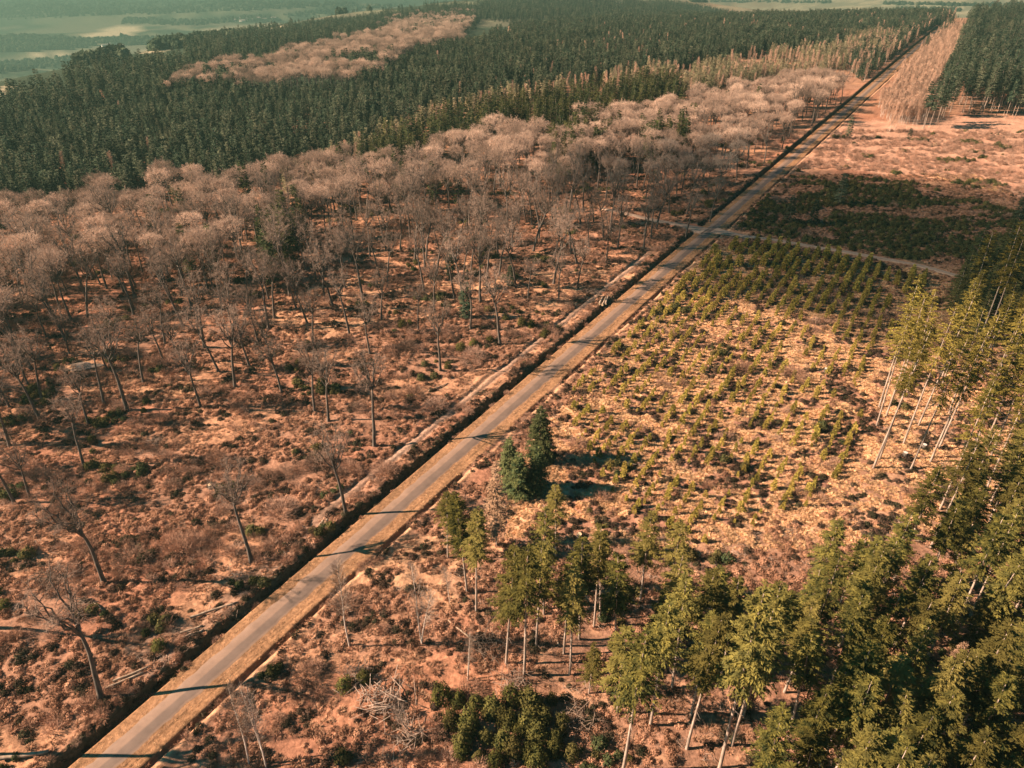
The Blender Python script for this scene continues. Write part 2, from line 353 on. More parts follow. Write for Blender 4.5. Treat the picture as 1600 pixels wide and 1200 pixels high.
def cover_color(X, Y, Z):
    s, d = to_sd(X, Y); n = len(X)
    px, py, dep = proj(X, Y, Z)
    px = np.where(dep > 5, px, -9999); py = np.where(dep > 5, py, -9999)
    r = np.hypot(X, Y)
    jx = (vnoise(X / 9, Y / 9, 51) - .5) * 5000 / np.maximum(r, 60); jy = (vnoise(X / 9, Y / 9, 52) - .5) * 2600 / np.maximum(r, 60)
    qx, qy = px + jx, py + jy
    c = np.empty((n, 3)); c[:] = (.31, .168, .108)
    def blend(w, colr):
        c[:] = c * (1 - w[:, None]) + np.array(colr) * w[:, None]
    n1 = fbm(X / 16, Y / 9, 61, 3); n2 = fbm(X / 4, Y / 2.6, 62, 3); n3 = fbm(X / 30, Y / 30, 63, 2)
    blend(sstep(.50, .64, n1) * .75, (.42, .225, .13))         # straw among bracken
    blend(sstep(.60, .72, n2) * .8, (.11, .065, .045))         # bare peat and heather
    blend(sstep(.58, .70, n3) * .6, (.34, .15, .09))         # redder bracken
    st = (inpoly(qx, qy, P_STRAW1) | inpoly(qx, qy, P_STRAW2) | inpoly(qx, qy, P_OR)).astype(float)
    blend(st * (.5 + .5 * sstep(.35, .6, n2)) * .8, (.50, .29, .165))
    cl = inpoly(qx, qy, P_CLEAR).astype(float)
    blend(cl * .9, (.56, .33, .19)); blend(cl * sstep(.50, .62, n2) * .85, (.30, .15, .10)); blend(cl * sstep(.54, .66, n1) * .6, (.22, .11, .08))
    pf = inpoly(qx, qy, P_PINKFIELD).astype(float)
    blend(pf * .9, (.50, .285, .19)); blend(pf * sstep(.56, .68, n1) * .6, (.34, .17, .11))
    sc = inpoly(qx, qy, P_SCRUB).astype(float)
    blend(sc * .8, (.30, .155, .10)); blend(sc * sstep(.48, .58, n1) * .8, (.09, .075, .045))
    fl = inpoly(qx, qy, P_FLOOR).astype(float)
    blend(fl * .75, (.24, .135, .09)); blend(fl * sstep(.55, .62, n2) * .7, (.40, .23, .14))
    mu = inpoly(qx, qy, P_MUD).astype(float)
    blend(mu * .7, (.27, .17, .12))
    # forest floor far off and open land in the valley
    wd = -0.5 * X + 0.866 * Y - 380
    far = sstep(40, 160, wd) * sstep(16, 6, np.degrees(np.arctan2(X, Y)))
    f1 = vnoise(X / 190, Y / 150, 91); f2 = vnoise(X / 60, Y / 45, 92)
    blend(far, (.045, .06, .04))
    blend(far * sstep(.56, .60, f1) * sstep(5500, 3900, r) * sstep(1100, 1500, r), (.14, .13, .09))
    blend(far * sstep(.70, .73, f2) * .8 * sstep(5000, 3900, r) * sstep(1100, 1500, r), (.20, .19, .12))
    pale = np.zeros(n)
    for poly in ([(300, 52), (345, 44), (380, 37), (440, 39), (450, 43), (400, 46), (350, 50)], [(220, 84), (255, 80), (258, 77), (232, 78)], [(0, 138), (22, 131), (20, 137), (0, 152)], [(40, 88), (80, 82), (118, 84), (90, 90)], [(120, 62), (190, 40), (230, 44), (200, 60)]):
        pale = np.maximum(pale, inpoly(px, py, poly))
    blend(pale, (.40, .33, .22))
    off = sstep(1300, 1700, Y + .3 * X) * sstep(5, 25, np.degrees(np.arctan2(X, Y)))
    blend(off, (.22, .21, .14)); blend(off * sstep(.55, .6, f2), (.36, .31, .2))
    # corridor along the road
    nv = fbm(s / 3.0, d / .5, 71, 2)
    w = (1 - sstep(-3.7, -4.3, d)) * 0 + ((d > -4.1) & (d < 4.6)).astype(float)
    blend(w, (.31, .17, .09)); blend(w * sstep(.5, .7, nv) * .7, (.19, .11, .06)); blend(w * sstep(.25, .1, np.abs(np.abs(d) - 2.05)) * .6, (.30, .17, .10))
    w = ((d <= -3.9) & (d > -6.3)).astype(float) * sstep(3, 6, np.abs(s - S_J)); blend(w * .8, (.06, .065, .04))  # left ditch: its deep shade put into the colour as green-black ground
    w = np.exp(-((d - 6.0) / .5) ** 2) * .8; blend(w, (.58, .33, .19))  # sunlit bank of the right ditch put into the colour as a pale lip
    w = ((d > 4.3) & (d < 5.2)).astype(float) * .8; blend(w, (.15, .09, .06))  # right ditch: shaded side darkened in the colour
    tr = np.exp(-((d + 10.2) / 1.3) ** 4) * sstep(30, 45, s) * sstep(200, 182, s); blend(tr * (.5 + .45 * vnoise(s / 6, d, 78)), (.37, .25, .18))
    return c
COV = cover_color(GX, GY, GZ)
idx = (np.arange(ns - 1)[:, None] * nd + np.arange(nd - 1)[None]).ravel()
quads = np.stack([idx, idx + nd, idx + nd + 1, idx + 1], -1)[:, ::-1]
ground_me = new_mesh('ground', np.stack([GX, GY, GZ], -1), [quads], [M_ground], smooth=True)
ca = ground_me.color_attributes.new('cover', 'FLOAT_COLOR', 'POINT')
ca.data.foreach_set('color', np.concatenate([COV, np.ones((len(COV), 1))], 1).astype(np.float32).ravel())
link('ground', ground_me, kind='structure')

# ------------------------------------------------------------------ road and tracks
def strip(name, centre, widths, mat, lift=.035, crown=.05):
    cx = np.array([p[0] for p in centre]); cy = np.array([p[1] for p in centre]); n = len(cx); K = 9
    tx = np.gradient(cx); ty = np.gradient(cy); l = np.hypot(tx, ty); nx, ny = ty / l, -tx / l
    u = np.linspace(-1, 1, K); w = np.array(widths)
    wl = w[:, None] + .34 * (vnoise(np.arange(n)[:, None] * .31, (u > 0)[None] * 9.0, 5) - .5) + .22 * (vnoise(np.arange(n)[:, None] * 1.3, (u > 0)[None] * 9.0, 6) - .5)
    X = cx[:, None] + nx[:, None] * u * wl; Y = cy[:, None] + ny[:, None] * u * wl
    Z0 = T(cx, cy)
    ker = np.ones(9) / 9; Z0s = np.convolve(np.pad(Z0, 4, 'edge'), ker, 'valid')
    tz = T(X.ravel(), Y.ravel()).reshape(X.shape)
    Z = np.maximum(Z0s[:, None] * 1.0, tz * .0 + Z0s[:, None]) + lift + crown * (1 - u[None] ** 2)
    edge = (np.abs(u) > .99)[None]
    Z = np.where(edge, np.minimum(Z, tz + .01) - .02, np.maximum(Z, tz + .015))
    ii = (np.arange(n - 1)[:, None] * K + np.arange(K - 1)[None]).ravel(); q = np.stack([ii, ii + 1, ii + K + 1, ii + K], -1)
    me = new_mesh(name, np.stack([X, Y, Z], -1).reshape(-1, 3), [q], [mat], smooth=True)
    along = np.concatenate([[0], np.cumsum(np.hypot(np.diff(cx), np.diff(cy)))])
    UV = np.stack([np.broadcast_to((u + 1) / 2, X.shape), np.broadcast_to(along[:, None], X.shape)], -1).reshape(-1, 2)
    uv = me.uv_layers.new(name='uv'); li = np.empty(len(me.loops), np.int32); me.loops.foreach_get('vertex_index', li)
    uv.data.foreach_set('uv', UV[li].astype(np.float32).ravel())
    return link(name, me, kind='structure')
ss = np.concatenate([np.arange(-60, 300, .7), np.arange(300, 1600, 4)])
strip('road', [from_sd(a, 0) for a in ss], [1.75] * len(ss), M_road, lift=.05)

def resample(pts, step):
    out = []
    for (a, b) in zip(pts[:-1], pts[1:]):
        n = max(1, int(math.dist(a, b) / step))
        for k in range(n): out.append((a[0] + (b[0] - a[0]) * k / n, a[1] + (b[1] - a[1]) * k / n))
    out.append(pts[-1]); return out
def smooth_pts(p, it=12):
    p = np.array(p)
    for _ in range(it): p[1:-1] = (p[:-2] + 2 * p[1:-1] + p[2:]) / 4
    return [tuple(a) for a in p]
jx, jy = from_sd(S_J, 1.0)
tR = smooth_pts(resample([from_sd(S_J + 1.5, 1.2)] + [unproj(*p) for p in ((1165, 371), (1200, 375), (1260, 384), (1330, 396), (1400, 408), (1460, 422), (1540, 445))], 1.2), 20)
strip('gravel_track', tR, np.interp(np.arange(len(tR)), [0, 4, 10, len(tR)], [3.6, 2.2, 1.25, 1.2]), M_track, lift=.16, crown=.08)
tL = smooth_pts(resample([from_sd(S_J - 1.0, -1.2)] + [unproj(*p) for p in ((1085, 357), (1060, 352), (1035, 347), (1008, 342), (975, 334), (940, 326))], 1.2), 20)
strip('gravel_track', tL, np.interp(np.arange(len(tL)), [0, 4, 10, len(tL)], [4.2, 2.8, 1.9, 1.3]), M_track, lift=.16, crown=.08)

# small puddle among the oaks
pxx, pyy = unproj(133, 574); a = np.linspace(0, 2 * math.pi, 28)[:-1]
rr = 1 + .25 * np.sin(3 * a + 1) + .12 * np.sin(5 * a)
pm = np.stack([pxx + 3.4 * rr * np.cos(a), pyy + 2.0 * rr * np.sin(a), np.full(27, 0)], -1)
pm[:, 2] = float(np.max(T(pm[:, 0], pm[:, 1]))) * .6 + .25
m, n, out = mat_base('still_water'); pb = n.nodes.new('ShaderNodeBsdfPrincipled'); pb.inputs[0].default_value = (.22, .17, .13, 1); pb.inputs['Roughness'].default_value = .12; n.links.new(pb.outputs[0], out.inputs[0])
link('puddle', new_mesh('puddle', pm, [np.arange(27)[None]], [m]), kind='structure')

# ------------------------------------------------------------------ plant builders (each returns Geo objects at unit origin, real size)
def rv(k=1): return rng.normal(size=(k, 3))
def unit(v): return v / (np.linalg.norm(v, axis=-1, keepdims=True) + 1e-9)

def slivers(g, base, dirs, length, width):
    """thin triangles from base along dirs"""
    m = len(base); side = unit(np.cross(dirs, rv(m))) * (np.asarray(width) / 2)[:, None]
    g.tri(np.stack([base - side, base + side, base + dirs * np.asarray(length)[:, None]], 1))

def bent(p, d, ln, n, curve, wob):
    pts = [np.array(p, float)]; d = unit(np.array(d, float))
    for k in range(n):
        d = unit(d + np.array(curve) / n + rng.normal(size=3) * wob); pts.append(pts[-1] + d * ln / n)
    return np.array(pts)

def build_oak(h=22.0, spread=5.2, clear=.46, limbs=12, sub=6, twig=9, lean=.05, tw=.045, dense=1.0, dome=.26, shell=0):
    """trunk forking into limbs that reach an umbrella-shaped crown, twigs densest at its outside"""
    tr, cr = Geo(), Geo()
    ln = rng.normal(size=2) * lean
    trunk = bent((0, 0, -.6), (ln[0], ln[1], 1), h * .62, 8, (0, 0, .2), .04)
    tr.tube(trunk, np.interp(np.arange(9), [0, .7, 8], [h * .026, h * .0175, h * .008]), 8)
    c = trunk[-1] * np.array([1, 1, 0]) + np.array([rng.normal() * .5, rng.normal() * .5, h * (1 - dome) - h * .02])
    bb, dd, ll = [], [], []; zz = trunk[:, 2]
    for i in range(limbs):
        f = (i + .5) / limbs; el = math.asin(min(1, -.12 + 1.1 * f)); az = i * 2.4 + rng.normal() * .25
        e = np.array([math.cos(az) * math.cos(el), math.sin(az) * math.cos(el), math.sin(el)])
        R_ = rng.uniform(.72, 1.08); P2 = c + e * np.array([spread, spread, h * dome]) * R_
        zt = (clear + (.60 - clear) * f ** .7) * h; j = min(max(np.searchsorted(zz, zt) - 1, 0), 7); t = (zt - zz[j]) / (zz[j + 1] - zz[j] + 1e-6); P0 = trunk[j] + (trunk[j + 1] - trunk[j]) * min(max(t, 0), 1)
        P1 = P0 + (P2 - P0) * np.array([.55, .55, .35]) + np.array([0, 0, .5]) + rng.normal(size=3) * .6
        u = np.linspace(0, 1, 8)[:, None]; lim = (1 - u) ** 2 * P0 + 2 * u * (1 - u) * P1 + u ** 2 * P2; lim[1:-1] += rng.normal(size=(6, 3)) * .16
        r0 = h * .0082 * rng.uniform(.8, 1.2); tr.tube(lim, np.linspace(r0, r0 * .22, 8), 5)
        for k in range(sub):
            q = rng.uniform(.42, 1.0); jj = min(int(q * 7), 6); pp = lim[jj] + (lim[jj + 1] - lim[jj]) * (q * 7 - jj)
            tg = unit(lim[jj + 1] - lim[jj]); out = unit((pp - c) / np.array([spread, spread, h * dome]) + 1e-6)
            sdv = unit(tg * .4 + out * .35 + rv()[0] * .5 + np.array([0, 0, .12]))
            sb_ = bent(pp, sdv, rng.uniform(1.5, 2.6) * spread / 5.2, 3, (0, 0, .12), .16)
            tr.tube(sb_, np.linspace(r0 * .38, r0 * .13, 4), 3)
            for q2 in np.linspace(.15, 1, int(7 * dense)):
                j2 = min(int(q2 * 3), 2); p2 = sb_[j2] + (sb_[j2 + 1] - sb_[j2]) * (q2 * 3 - j2)
                d2 = unit(unit(sb_[j2 + 1] - sb_[j2]) * .4 + rv()[0] * .65 + np.array([0, 0, .2]))
                t2 = bent(p2, d2, rng.uniform(.8, 1.4) * spread / 5.2, 2, (0, 0, .1), .2)
                cr.tube(t2, [tw * .8, tw * .6, tw * .3], 3)
                for q3 in range(twig):
                    e_ = rng.random(); bb.append(t2[1] * (1 - e_) + t2[2] * e_ if e_ > .3 else t2[0] * (1 - e_ * 3) + t2[1] * e_ * 3)
                    dd.append(unit(d2 * .5 + rv()[0] * .7 + np.array([0, 0, .3]))); ll.append(rng.uniform(.45, 1.0) * spread / 5.2)
    bb = np.array(bb); slivers(cr, bb, np.array(dd), ll, np.full(len(bb), tw))
    if shell:       # the outermost spray of fine twigs, thickest over the top of the crown
        e = unit(rv(shell)); e[:, 2] = np.abs(e[:, 2]) * .9 + .02; e = unit(e); sd_ = int(rng.integers(999)); lob_ = .66 + .62 * vnoise(e[:, 0] * 3.1 + 7, e[:, 1] * 3.1, sd_)
        P = c + e * (lob_ * rng.uniform(.62, 1.1, shell))[:, None] * np.array([spread, spread, h * dome]) * 1.08
        slivers(cr, P, unit(e * .6 + rv(shell) * .55 + np.array([0, 0, .15])), rng.uniform(.4, .9, shell), np.full(shell, tw))
    return tr, cr

def build_spruce(h=26.0, clear=.5, rad=2.9, whorl=.62, nb=6, dens=9, size=.62, droop=.35, tr_r=.2, stubs=True, ragged=.25, wf=.24):
    tr, cr = Geo(), Geo()
    ln = rng.normal(size=2) * .012
    trunk = bent((0, 0, -.5), (ln[0], ln[1], 1), h * .97 + .5, 10, (0, 0, .1), .006)
    tr.tube(trunk, np.linspace(tr_r, .03, 11), 7)
    def at(z):
        j = min(max(np.searchsorted(trunk[:, 2], z) - 1, 0), 9); t = (z - trunk[j, 2]) / (trunk[j + 1, 2] - trunk[j, 2]); return trunk[j] * (1 - t) + trunk[j + 1] * t
    z = clear * h; q4 = []
    while z < h * .985:
        t = (z - clear * h) / (h * (1 - clear))
        Lz = rad * (min(1, .55 + t * 2.2)) * (1 - t) ** .75 + .18
        for b in range(nb if t < .85 else 4):
            if rng.random() < .12 * (1 - t): continue
            az = rng.random() * 6.283; L_ = Lz * rng.uniform(1 - ragged, 1 + ragged)
            up = .45 - droop * (1 - t) * 1.6 + rng.normal() * .08
            d = np.array([math.cos(az), math.sin(az), up]); p0 = at(z + rng.uniform(-.25, .25))
            k = max(2, int(dens * L_ / rad * .8) + 2)
            f = np.linspace(.22, 1, k) + rng.uniform(-.04, .04, k)
            P = p0 + d * (f * L_)[:, None] + np.array([0, 0, -1]) * (f ** 2 * L_ * .18 * (1 - t))[:, None]
            tang = unit(d + np.array([0, 0, -.15])); side = unit(np.cross(tang, [0, 0, 1]))
            for sgn in (-1, 1):
                w = size * rng.uniform(.6, 1.25, k) * (1.15 - .45 * f)
                dirs = unit(tang * rng.uniform(.5, 1.1, (k, 1)) + sgn * side * rng.uniform(.5, 1.0, (k, 1)) + np.array([0, 0, -.35]) * rng.uniform(-.3, 1.1, (k, 1)))
                base = P; tip = P + dirs * (w * 1.25)[:, None]
                wd = unit(np.cross(dirs, rv(k) * .5 + np.array([0, 0, 1]))) * (w * wf)[:, None]
                mid = (base + tip) / 2 + np.array([0, 0, .04])
                q4.append(np.stack([base, mid - wd, tip, mid + wd], 1))
        z += whorl * rng.uniform(.75, 1.25)
    q4 = np.concatenate(q4); cr.quad(q4)
    top = at(h * .95); cr.tri(np.array([[top + [-.12, 0, 0], top + [.12, 0, 0], top + [0, 0, h * .06]], [top + [0, -.12, 0], top + [0, .12, 0], top + [0, 0, h * .06]]]))
    if stubs and clear > .2:
        m = 26; zs = rng.uniform(.12, clear, m) * h; base = np.array([at(a) for a in zs]); d = unit(np.stack([rng.normal(size=m), rng.normal(size=m), rng.uniform(-.3, .2, m)], -1))
        sl = Geo(); slivers(tr, base, d, rng.uniform(.5, 1.4, m), np.full(m, .05))
    return tr, cr

def build_bare(h=13, spread=1.6, stems=1, n=240, tw=.035):
    """slender young birch"""
    tr, cr = Geo(), Geo()
    for s_ in range(stems):
        base = np.array([rng.normal() * .25, rng.normal() * .25, -.3]) * (stems > 1)
        base[2] = -.3
        t = bent(base, (rng.normal() * (.05 + .1 * (stems > 1)), rng.normal() * (.05 + .1 * (stems > 1)), 1), h * rng.uniform(.85, 1), 7, (0, 0, .1), .03)
        tr.tube(t, np.linspace(h * .0085, h * .0015, 8), 5)
        m = n // stems; f = rng.uniform(.3, 1, m) ** .8; j = np.minimum((f * 7).astype(int), 6); P = t[j] + (t[j + 1] - t[j]) * (f * 7 - j)[:, None]
        az = rng.random(m) * 6.283; up = rng.uniform(.5, 1.6, m); d = unit(np.stack([np.cos(az), np.sin(az), up], -1))
        ln_ = spread * 1.3 * (1.15 - f) * rng.uniform(.5, 1.1, m) + .3
        slivers(cr, P, d, ln_, np.full(m, tw * 1.3))
        for q in range(4):
            e = rng.uniform(.25, 1, m)[:, None]; P2 = P + d * ln_[:, None] * e; d2 = unit(d + rv(m) * .45 + np.array([0, 0, .25])); slivers(cr, P2, d2, rng.uniform(.4, 1.0, m), np.full(m, tw))
    return tr, cr

def build_shrub(w=3, h=1.8, n=900, tw=.03):
    g = Geo(); st = 26
    for k in range(st):
        az = rng.random() * 6.283; r0 = rng.random() * w * .22; d = np.array([math.cos(az) * rng.uniform(.1, .9), math.sin(az) * rng.uniform(.1, .9), 1.0])
        t = bent((math.cos(az) * r0, math.sin(az) * r0, -.15), d, h * rng.uniform(.6, 1.05), 3, (0, 0, .1), .12); g.tube(t, [.03, .022, .015, .008], 3)
    u = unit(rv(n)); u[:, 2] = np.abs(u[:, 2]); rr_ = rng.uniform(.25, .92, n) ** .6
    P = u * rr_[:, None] * np.array([w / 2, w / 2, h]) * (.85 + .3 * vnoise(u[:, 0] * 3 + 5, u[:, 1] * 3, int(rng.integers(99))))[:, None]
    slivers(g, P, unit(u + rv(n) * .5 + np.array([0, 0, .4])), rng.uniform(.25, .6, n), np.full(n, tw)); return g

def build_leafy(w=2, h=1.5, n=380, leaf=.22, lob=3):
    """low shrub or tussock made of small leaf faces"""
    g = Geo(); u = unit(rv(n)); u[:, 2] = np.abs(u[:, 2]); sd_ = int(rng.integers(1000))
    k = .68 + .6 * vnoise(u[:, 0] * lob + 9, (u[:, 1] + u[:, 2]) * lob, sd_); rr_ = rng.uniform(.45, 1, n) ** .5 * k
    P = u * rr_[:, None] * np.array([w / 2, w / 2, h]); P[:, 2] = np.maximum(P[:, 2], .02)
    a = unit(np.cross(u, rv(n))); b = unit(np.cross(u + rv(n) * .5, a)); s_ = (leaf * rng.uniform(.5, 1.3, n))[:, None]
    g.quad(np.stack([P - a * s_ * .45, P - b * s_ * .6, P + a * s_ * .45, P + b * s_ * .9], 1)); return g

def build_tuft(w=.9, h=.5, n=70, bw=.07, fl=1.0):
    """tuft of blades leaning outwards"""
    g = Geo(); az = rng.random(n) * 6.283; r0 = rng.random(n) ** .5 * w * .28
    P = np.stack([np.cos(az) * r0, np.sin(az) * r0, np.full(n, -.05)], -1); d = unit(np.stack([np.cos(az) * fl * rng.uniform(.2, 1.2, n), np.sin(az) * fl * rng.uniform(.2, 1.2, n), np.ones(n)], -1) + rv(n) * .2)
    ln_ = h * rng.uniform(.6, 1.3, n); m_ = P + d * (ln_ * .6)[:, None]; tip = m_ + unit(d + np.stack([np.cos(az), np.sin(az), -.7 * np.ones(n)], -1) * .8) * (ln_ * .5)[:, None]
    sdv = unit(np.cross(d, rv(n))) * bw / 2
    g.quad(np.stack([P - sdv, m_ - sdv, m_ + sdv, P + sdv], 1)); g.tri(np.stack([m_ - sdv, tip, m_ + sdv], 1)); return g

def build_young(h=2.6, r=.75, n=210, leaf=.3):
    g = Geo(); t = rng.random(n) ** .85; az = rng.random(n) * 6.283; lay = np.floor(t * 8) / 8
    rad_ = r * (1 - lay) ** .8 * rng.uniform(.55, 1.1, n) + .05
    P = np.stack([np.cos(az) * rad_ * .55, np.sin(az) * rad_ * .55, t * h * .93 + .05], -1); o = np.stack([np.cos(az), np.sin(az), .35 * np.ones(n)], -1)
    d = unit(o + rv(n) * .3); s_ = (leaf * rng.uniform(.6, 1.4, n) * (1.2 - .6 * t))[:, None]; sdv = unit(np.cross(d, rv(n) * .4 + [0, 0, 1])) * s_ * .38
    g.quad(np.stack([P, P + d * s_ * .6 - sdv, P + d * s_ * 1.3, P + d * s_ * .6 + sdv], 1))
    g.tri(np.array([[[-.05, 0, h * .75], [.05, 0, h * .75], [0, 0, h * 1.05]], [[0, -.05, h * .75], [0, .05, h * .75], [0, 0, h * 1.05]]])); return g

def build_sticks(w=3, n=40, ln=1.4, tw=.06, hgt=.35):
    g = Geo(); P = np.stack([rng.normal(size=n) * w * .3, rng.normal(size=n) * w * .3, rng.uniform(.02, hgt, n)], -1); az = rng.random(n) * 6.283
    d = unit(np.stack([np.cos(az), np.sin(az), rng.normal(size=n) * .22], -1))
    for p, q, l_ in zip(P, d, rng.uniform(.4, 1, n) * ln): g.tube([p - q * l_ / 2, p, p + q * l_ / 2 + [0, 0, .05]], [tw * .5, tw * .45, tw * .2], 3)
    return g

# ------------------------------------------------------------------ scatter of uncountable cover (one object each)
hid = {}
def scatter(name, pts, meshes, rz, sc, lbl, cat, tilt=None):
    n = len(pts)
    if n == 0: return
    vc = bpy.data.collections.new('kinds_of_' + name)
    for i, me in enumerate(meshes):
        o = bpy.data.objects.new('%s_kind_%02d' % (name, i), me); vc.objects.link(o)
    me = bpy.data.meshes.new(name); me.vertices.add(n); me.vertices.foreach_set('co', np.asarray(pts, np.float32).ravel())
    def attr(nm, ty, data): a_ = me.attributes.new(nm, ty, 'POINT'); a_.data.foreach_set('vector' if ty == 'FLOAT_VECTOR' else 'value', np.asarray(data).ravel())
    rot = np.zeros((n, 3), np.float32); rot[:, 2] = rz
    if tilt: rot[:, :2] = rng.normal(size=(n, 2)) * tilt
    attr('rot', 'FLOAT_VECTOR', rot); attr('size', 'FLOAT', np.asarray(sc, np.float32)); attr('pick', 'INT', rng.integers(0, len(meshes), n).astype(np.int32))
    ob = link(name, me, label=lbl, category=cat, kind='stuff')
    ng = bpy.data.node_groups.new(name, 'GeometryNodeTree'); ng.interface.new_socket('Geometry', in_out='INPUT', socket_type='NodeSocketGeometry'); ng.interface.new_socket('Geometry', in_out='OUTPUT', socket_type='NodeSocketGeometry')
    N = ng.nodes; gi = N.new('NodeGroupInput'); go = N.new('NodeGroupOutput'); ip = N.new('GeometryNodeInstanceOnPoints'); ci = N.new('GeometryNodeCollectionInfo')
    ci.inputs[0].default_value = vc; ci.inputs['Separate Children'].default_value = True; ci.inputs['Reset Children'].default_value = True
    ip.inputs['Pick Instance'].default_value = True
    def at_(nm, ty): a_ = N.new('GeometryNodeInputNamedAttribute'); a_.data_type = ty; a_.inputs[0].default_value = nm; return a_.outputs[0]
    e2r = N.new('FunctionNodeEulerToRotation')
    ng.links.new(gi.outputs[0], ip.inputs['Points']); ng.links.new(ci.outputs[0], ip.inputs['Instance']); ng.links.new(at_('pick', 'INT'), ip.inputs['Instance Index'])
    ng.links.new(at_('rot', 'FLOAT_VECTOR'), e2r.inputs[0]); ng.links.new(e2r.outputs[0], ip.inputs['Rotation']); ng.links.new(at_('size', 'FLOAT'), ip.inputs['Scale']); ng.links.new(ip.outputs[0], go.inputs[0])
    md = ob.modifiers.new('scatter', 'NODES'); md.node_group = ng
    return ob

def jgrid(x0, x1, y0, y1, sp, jit=.42, seed=0):
    r_ = np.random.default_rng(seed + 100)
    xs = np.arange(x0, x1, sp); ys = np.arange(y0, y1, sp); X, Y = np.meshgrid(xs, ys); X = X + (np.arange(len(ys)) % 2)[:, None] * sp * .5
    return (X + r_.uniform(-jit, jit, X.shape) * sp).ravel(), (Y + r_.uniform(-jit, jit, Y.shape) * sp).ravel()

def pick(poly, h, sp, bounds, seed=0, jit=.42, frac=.8, rag=9):
    """tree places whose crowns fall inside an outline"""
    X, Y = jgrid(*bounds, sp, jit, seed); Z = macro(X, Y); px, py, dep = proj(X, Y, Z + h * frac); px = px + (vnoise(X / 22, Y / 22, 501) - .5) * 3 * rag; py = py + (vnoise(X / 16, Y / 16, 502) - .5) * 2 * rag
    ok = (dep > 10); ok[ok] &= inpoly(px[ok], py[ok], poly)
    s, d = to_sd(X, Y); ok &= (d < -8.5) | (d > 7.5) | (s > 1150)
    return X[ok], Y[ok]

def far_from(X, Y, pts, r):
    ok = np.ones(len(X), bool)
    for (a, b) in pts: ok &= (X - a) ** 2 + (Y - b) ** 2 > r * r
    return ok

# ------------------------------------------------------------------ oaks
ORD = ['first', 'second', 'third', 'fourth', 'fifth', 'sixth', 'seventh', 'eighth', 'ninth', 'tenth', 'eleventh', 'twelfth', 'thirteenth', 'fourteenth', 'fifteenth', 'sixteenth', 'seventeenth', 'eighteenth', 'nineteenth', 'twentieth']

def kinds(fn, name, n, mt, mc, params):
    """mesh pairs (trunk, crown) and the joined mesh for far stands"""
    out = []
    for i in range(n):
        tr, cr = fn(**{k: (v() if callable(v) else v) for k, v in params.items()})
        out.append((tr.mesh(name + '_trunk', mt, True), cr.mesh(name + '_crown', mc), (tr, cr)))
    return out
def joined(kl, name, mt, mc): return [join_geos(name, k[2], [mt, mc]) for k in kl]
U = lambda a, b: (lambda: rng.uniform(a, b))

def plant(kind, name, cat, lbl, x, y, sc, rz=None, group=None, tilt=(0, 0), z=None, zs=1.0, xy=None):
    r = bpy.data.objects.new(name, None); col.objects.link(r); r.empty_display_size = .5
    r.location = (x, y, float(T(x, y)) if z is None else z); r.rotation_euler = (tilt[0], tilt[1], rng.random() * 6.283 if rz is None else rz); r.scale = (xy or sc, xy or sc, sc * zs)
    r['label'] = lbl; r['category'] = cat
    if group: r['group'] = group
    link('trunk', kind[0], r); link('crown', kind[1], r); return r

OAK_H = 22.0
M_twigA = mk_foliage('open_oak_twigs', (.26, .185, .14), (.38, .27, .205), (.34, .24, .18), .1, .25)
oakA = kinds(build_oak, 'oak', 7, M_bark, M_twigA, dict(h=22, spread=U(3.5, 4.8), clear=U(.44, .56), limbs=lambda: int(rng.integers(8, 11)), twig=7, tw=.032, lean=.05, dome=U(.17, .24), shell=250))
oakB = kinds(build_oak, 'oak', 5, M_bark, M_twig, dict(h=18, spread=U(3.6, 5.0), clear=U(.48, .56), limbs=11, sub=5, twig=6, tw=.05, lean=.03, dense=.9, dome=U(.12, .18), shell=1900))

# standing oaks one can tell apart: foot of the trunk in the photo, top of the crown, group row
rows = [
 ('in the nearest row beside the road', [(158, 1093, 905), (163, 912, 745), (393, 878, 725), (541, 804, 662)]),
 ('in the second row from the front', [(23, 788, 660), (47, 777, 690), (132, 730, 610), (585, 698, 545)]),
 ('in the row across the reddish clearing', [(15, 697, 570), (163, 632, 510), (138, 663, 560), (492, 645, 525), (513, 657, 540), (440, 612, 510), (313, 635, 520), (688, 580, 460)]),
 ('in the row at the height of the puddle', [(15, 637, 540), (47, 607, 520), (67, 627, 510), (110, 557, 470), (167, 577, 500), (225, 599, 490), (293, 582, 480), (342, 582, 470), (390, 573, 470), (578, 553, 455)]),
 ('in the row below the wood', [(73, 528, 440), (175, 547, 460), (258, 537, 440), (255, 563, 470), (403, 535, 440), (368, 535, 430), (490, 543, 440), (546, 523, 410), (735, 515, 415), (653, 517, 440), (781, 538, 410)]),
 ('in the row fronting the dense wood', [(463, 483, 390), (507, 463, 370), (596, 500, 415), (825, 468, 400), (873, 472, 385), (902, 448, 360), (540, 452, 360), (480, 505, 400), (420, 468, 380)]),
 ('in the row left of the side track', [(548, 395, 320), (603, 393, 320), (626, 393, 305), (663, 392, 310), (686, 392, 320), (716, 388, 305), (730, 365, 300), (745, 380, 300), (778, 397, 310), (800, 393, 315), (810, 352, 270), (831, 353, 275), (920, 387, 315), (965, 388, 300), (1005, 388, 300), (1071, 370, 285), (1109, 347, 270), (1045, 333, 270)]),
 ('on the open slope beside the upper road', [(933, 297, 225), (956, 275, 210), (976, 287, 215), (995, 293, 220), (1005, 293, 225), (1101, 233, 170), (1131, 250, 180), (1169, 247, 180), (1193, 260, 190), (1233, 197, 125), (1253, 190, 128), (1268, 197, 130), (1313, 163, 105)]),
]
oak_pts = []; n_oak = 0
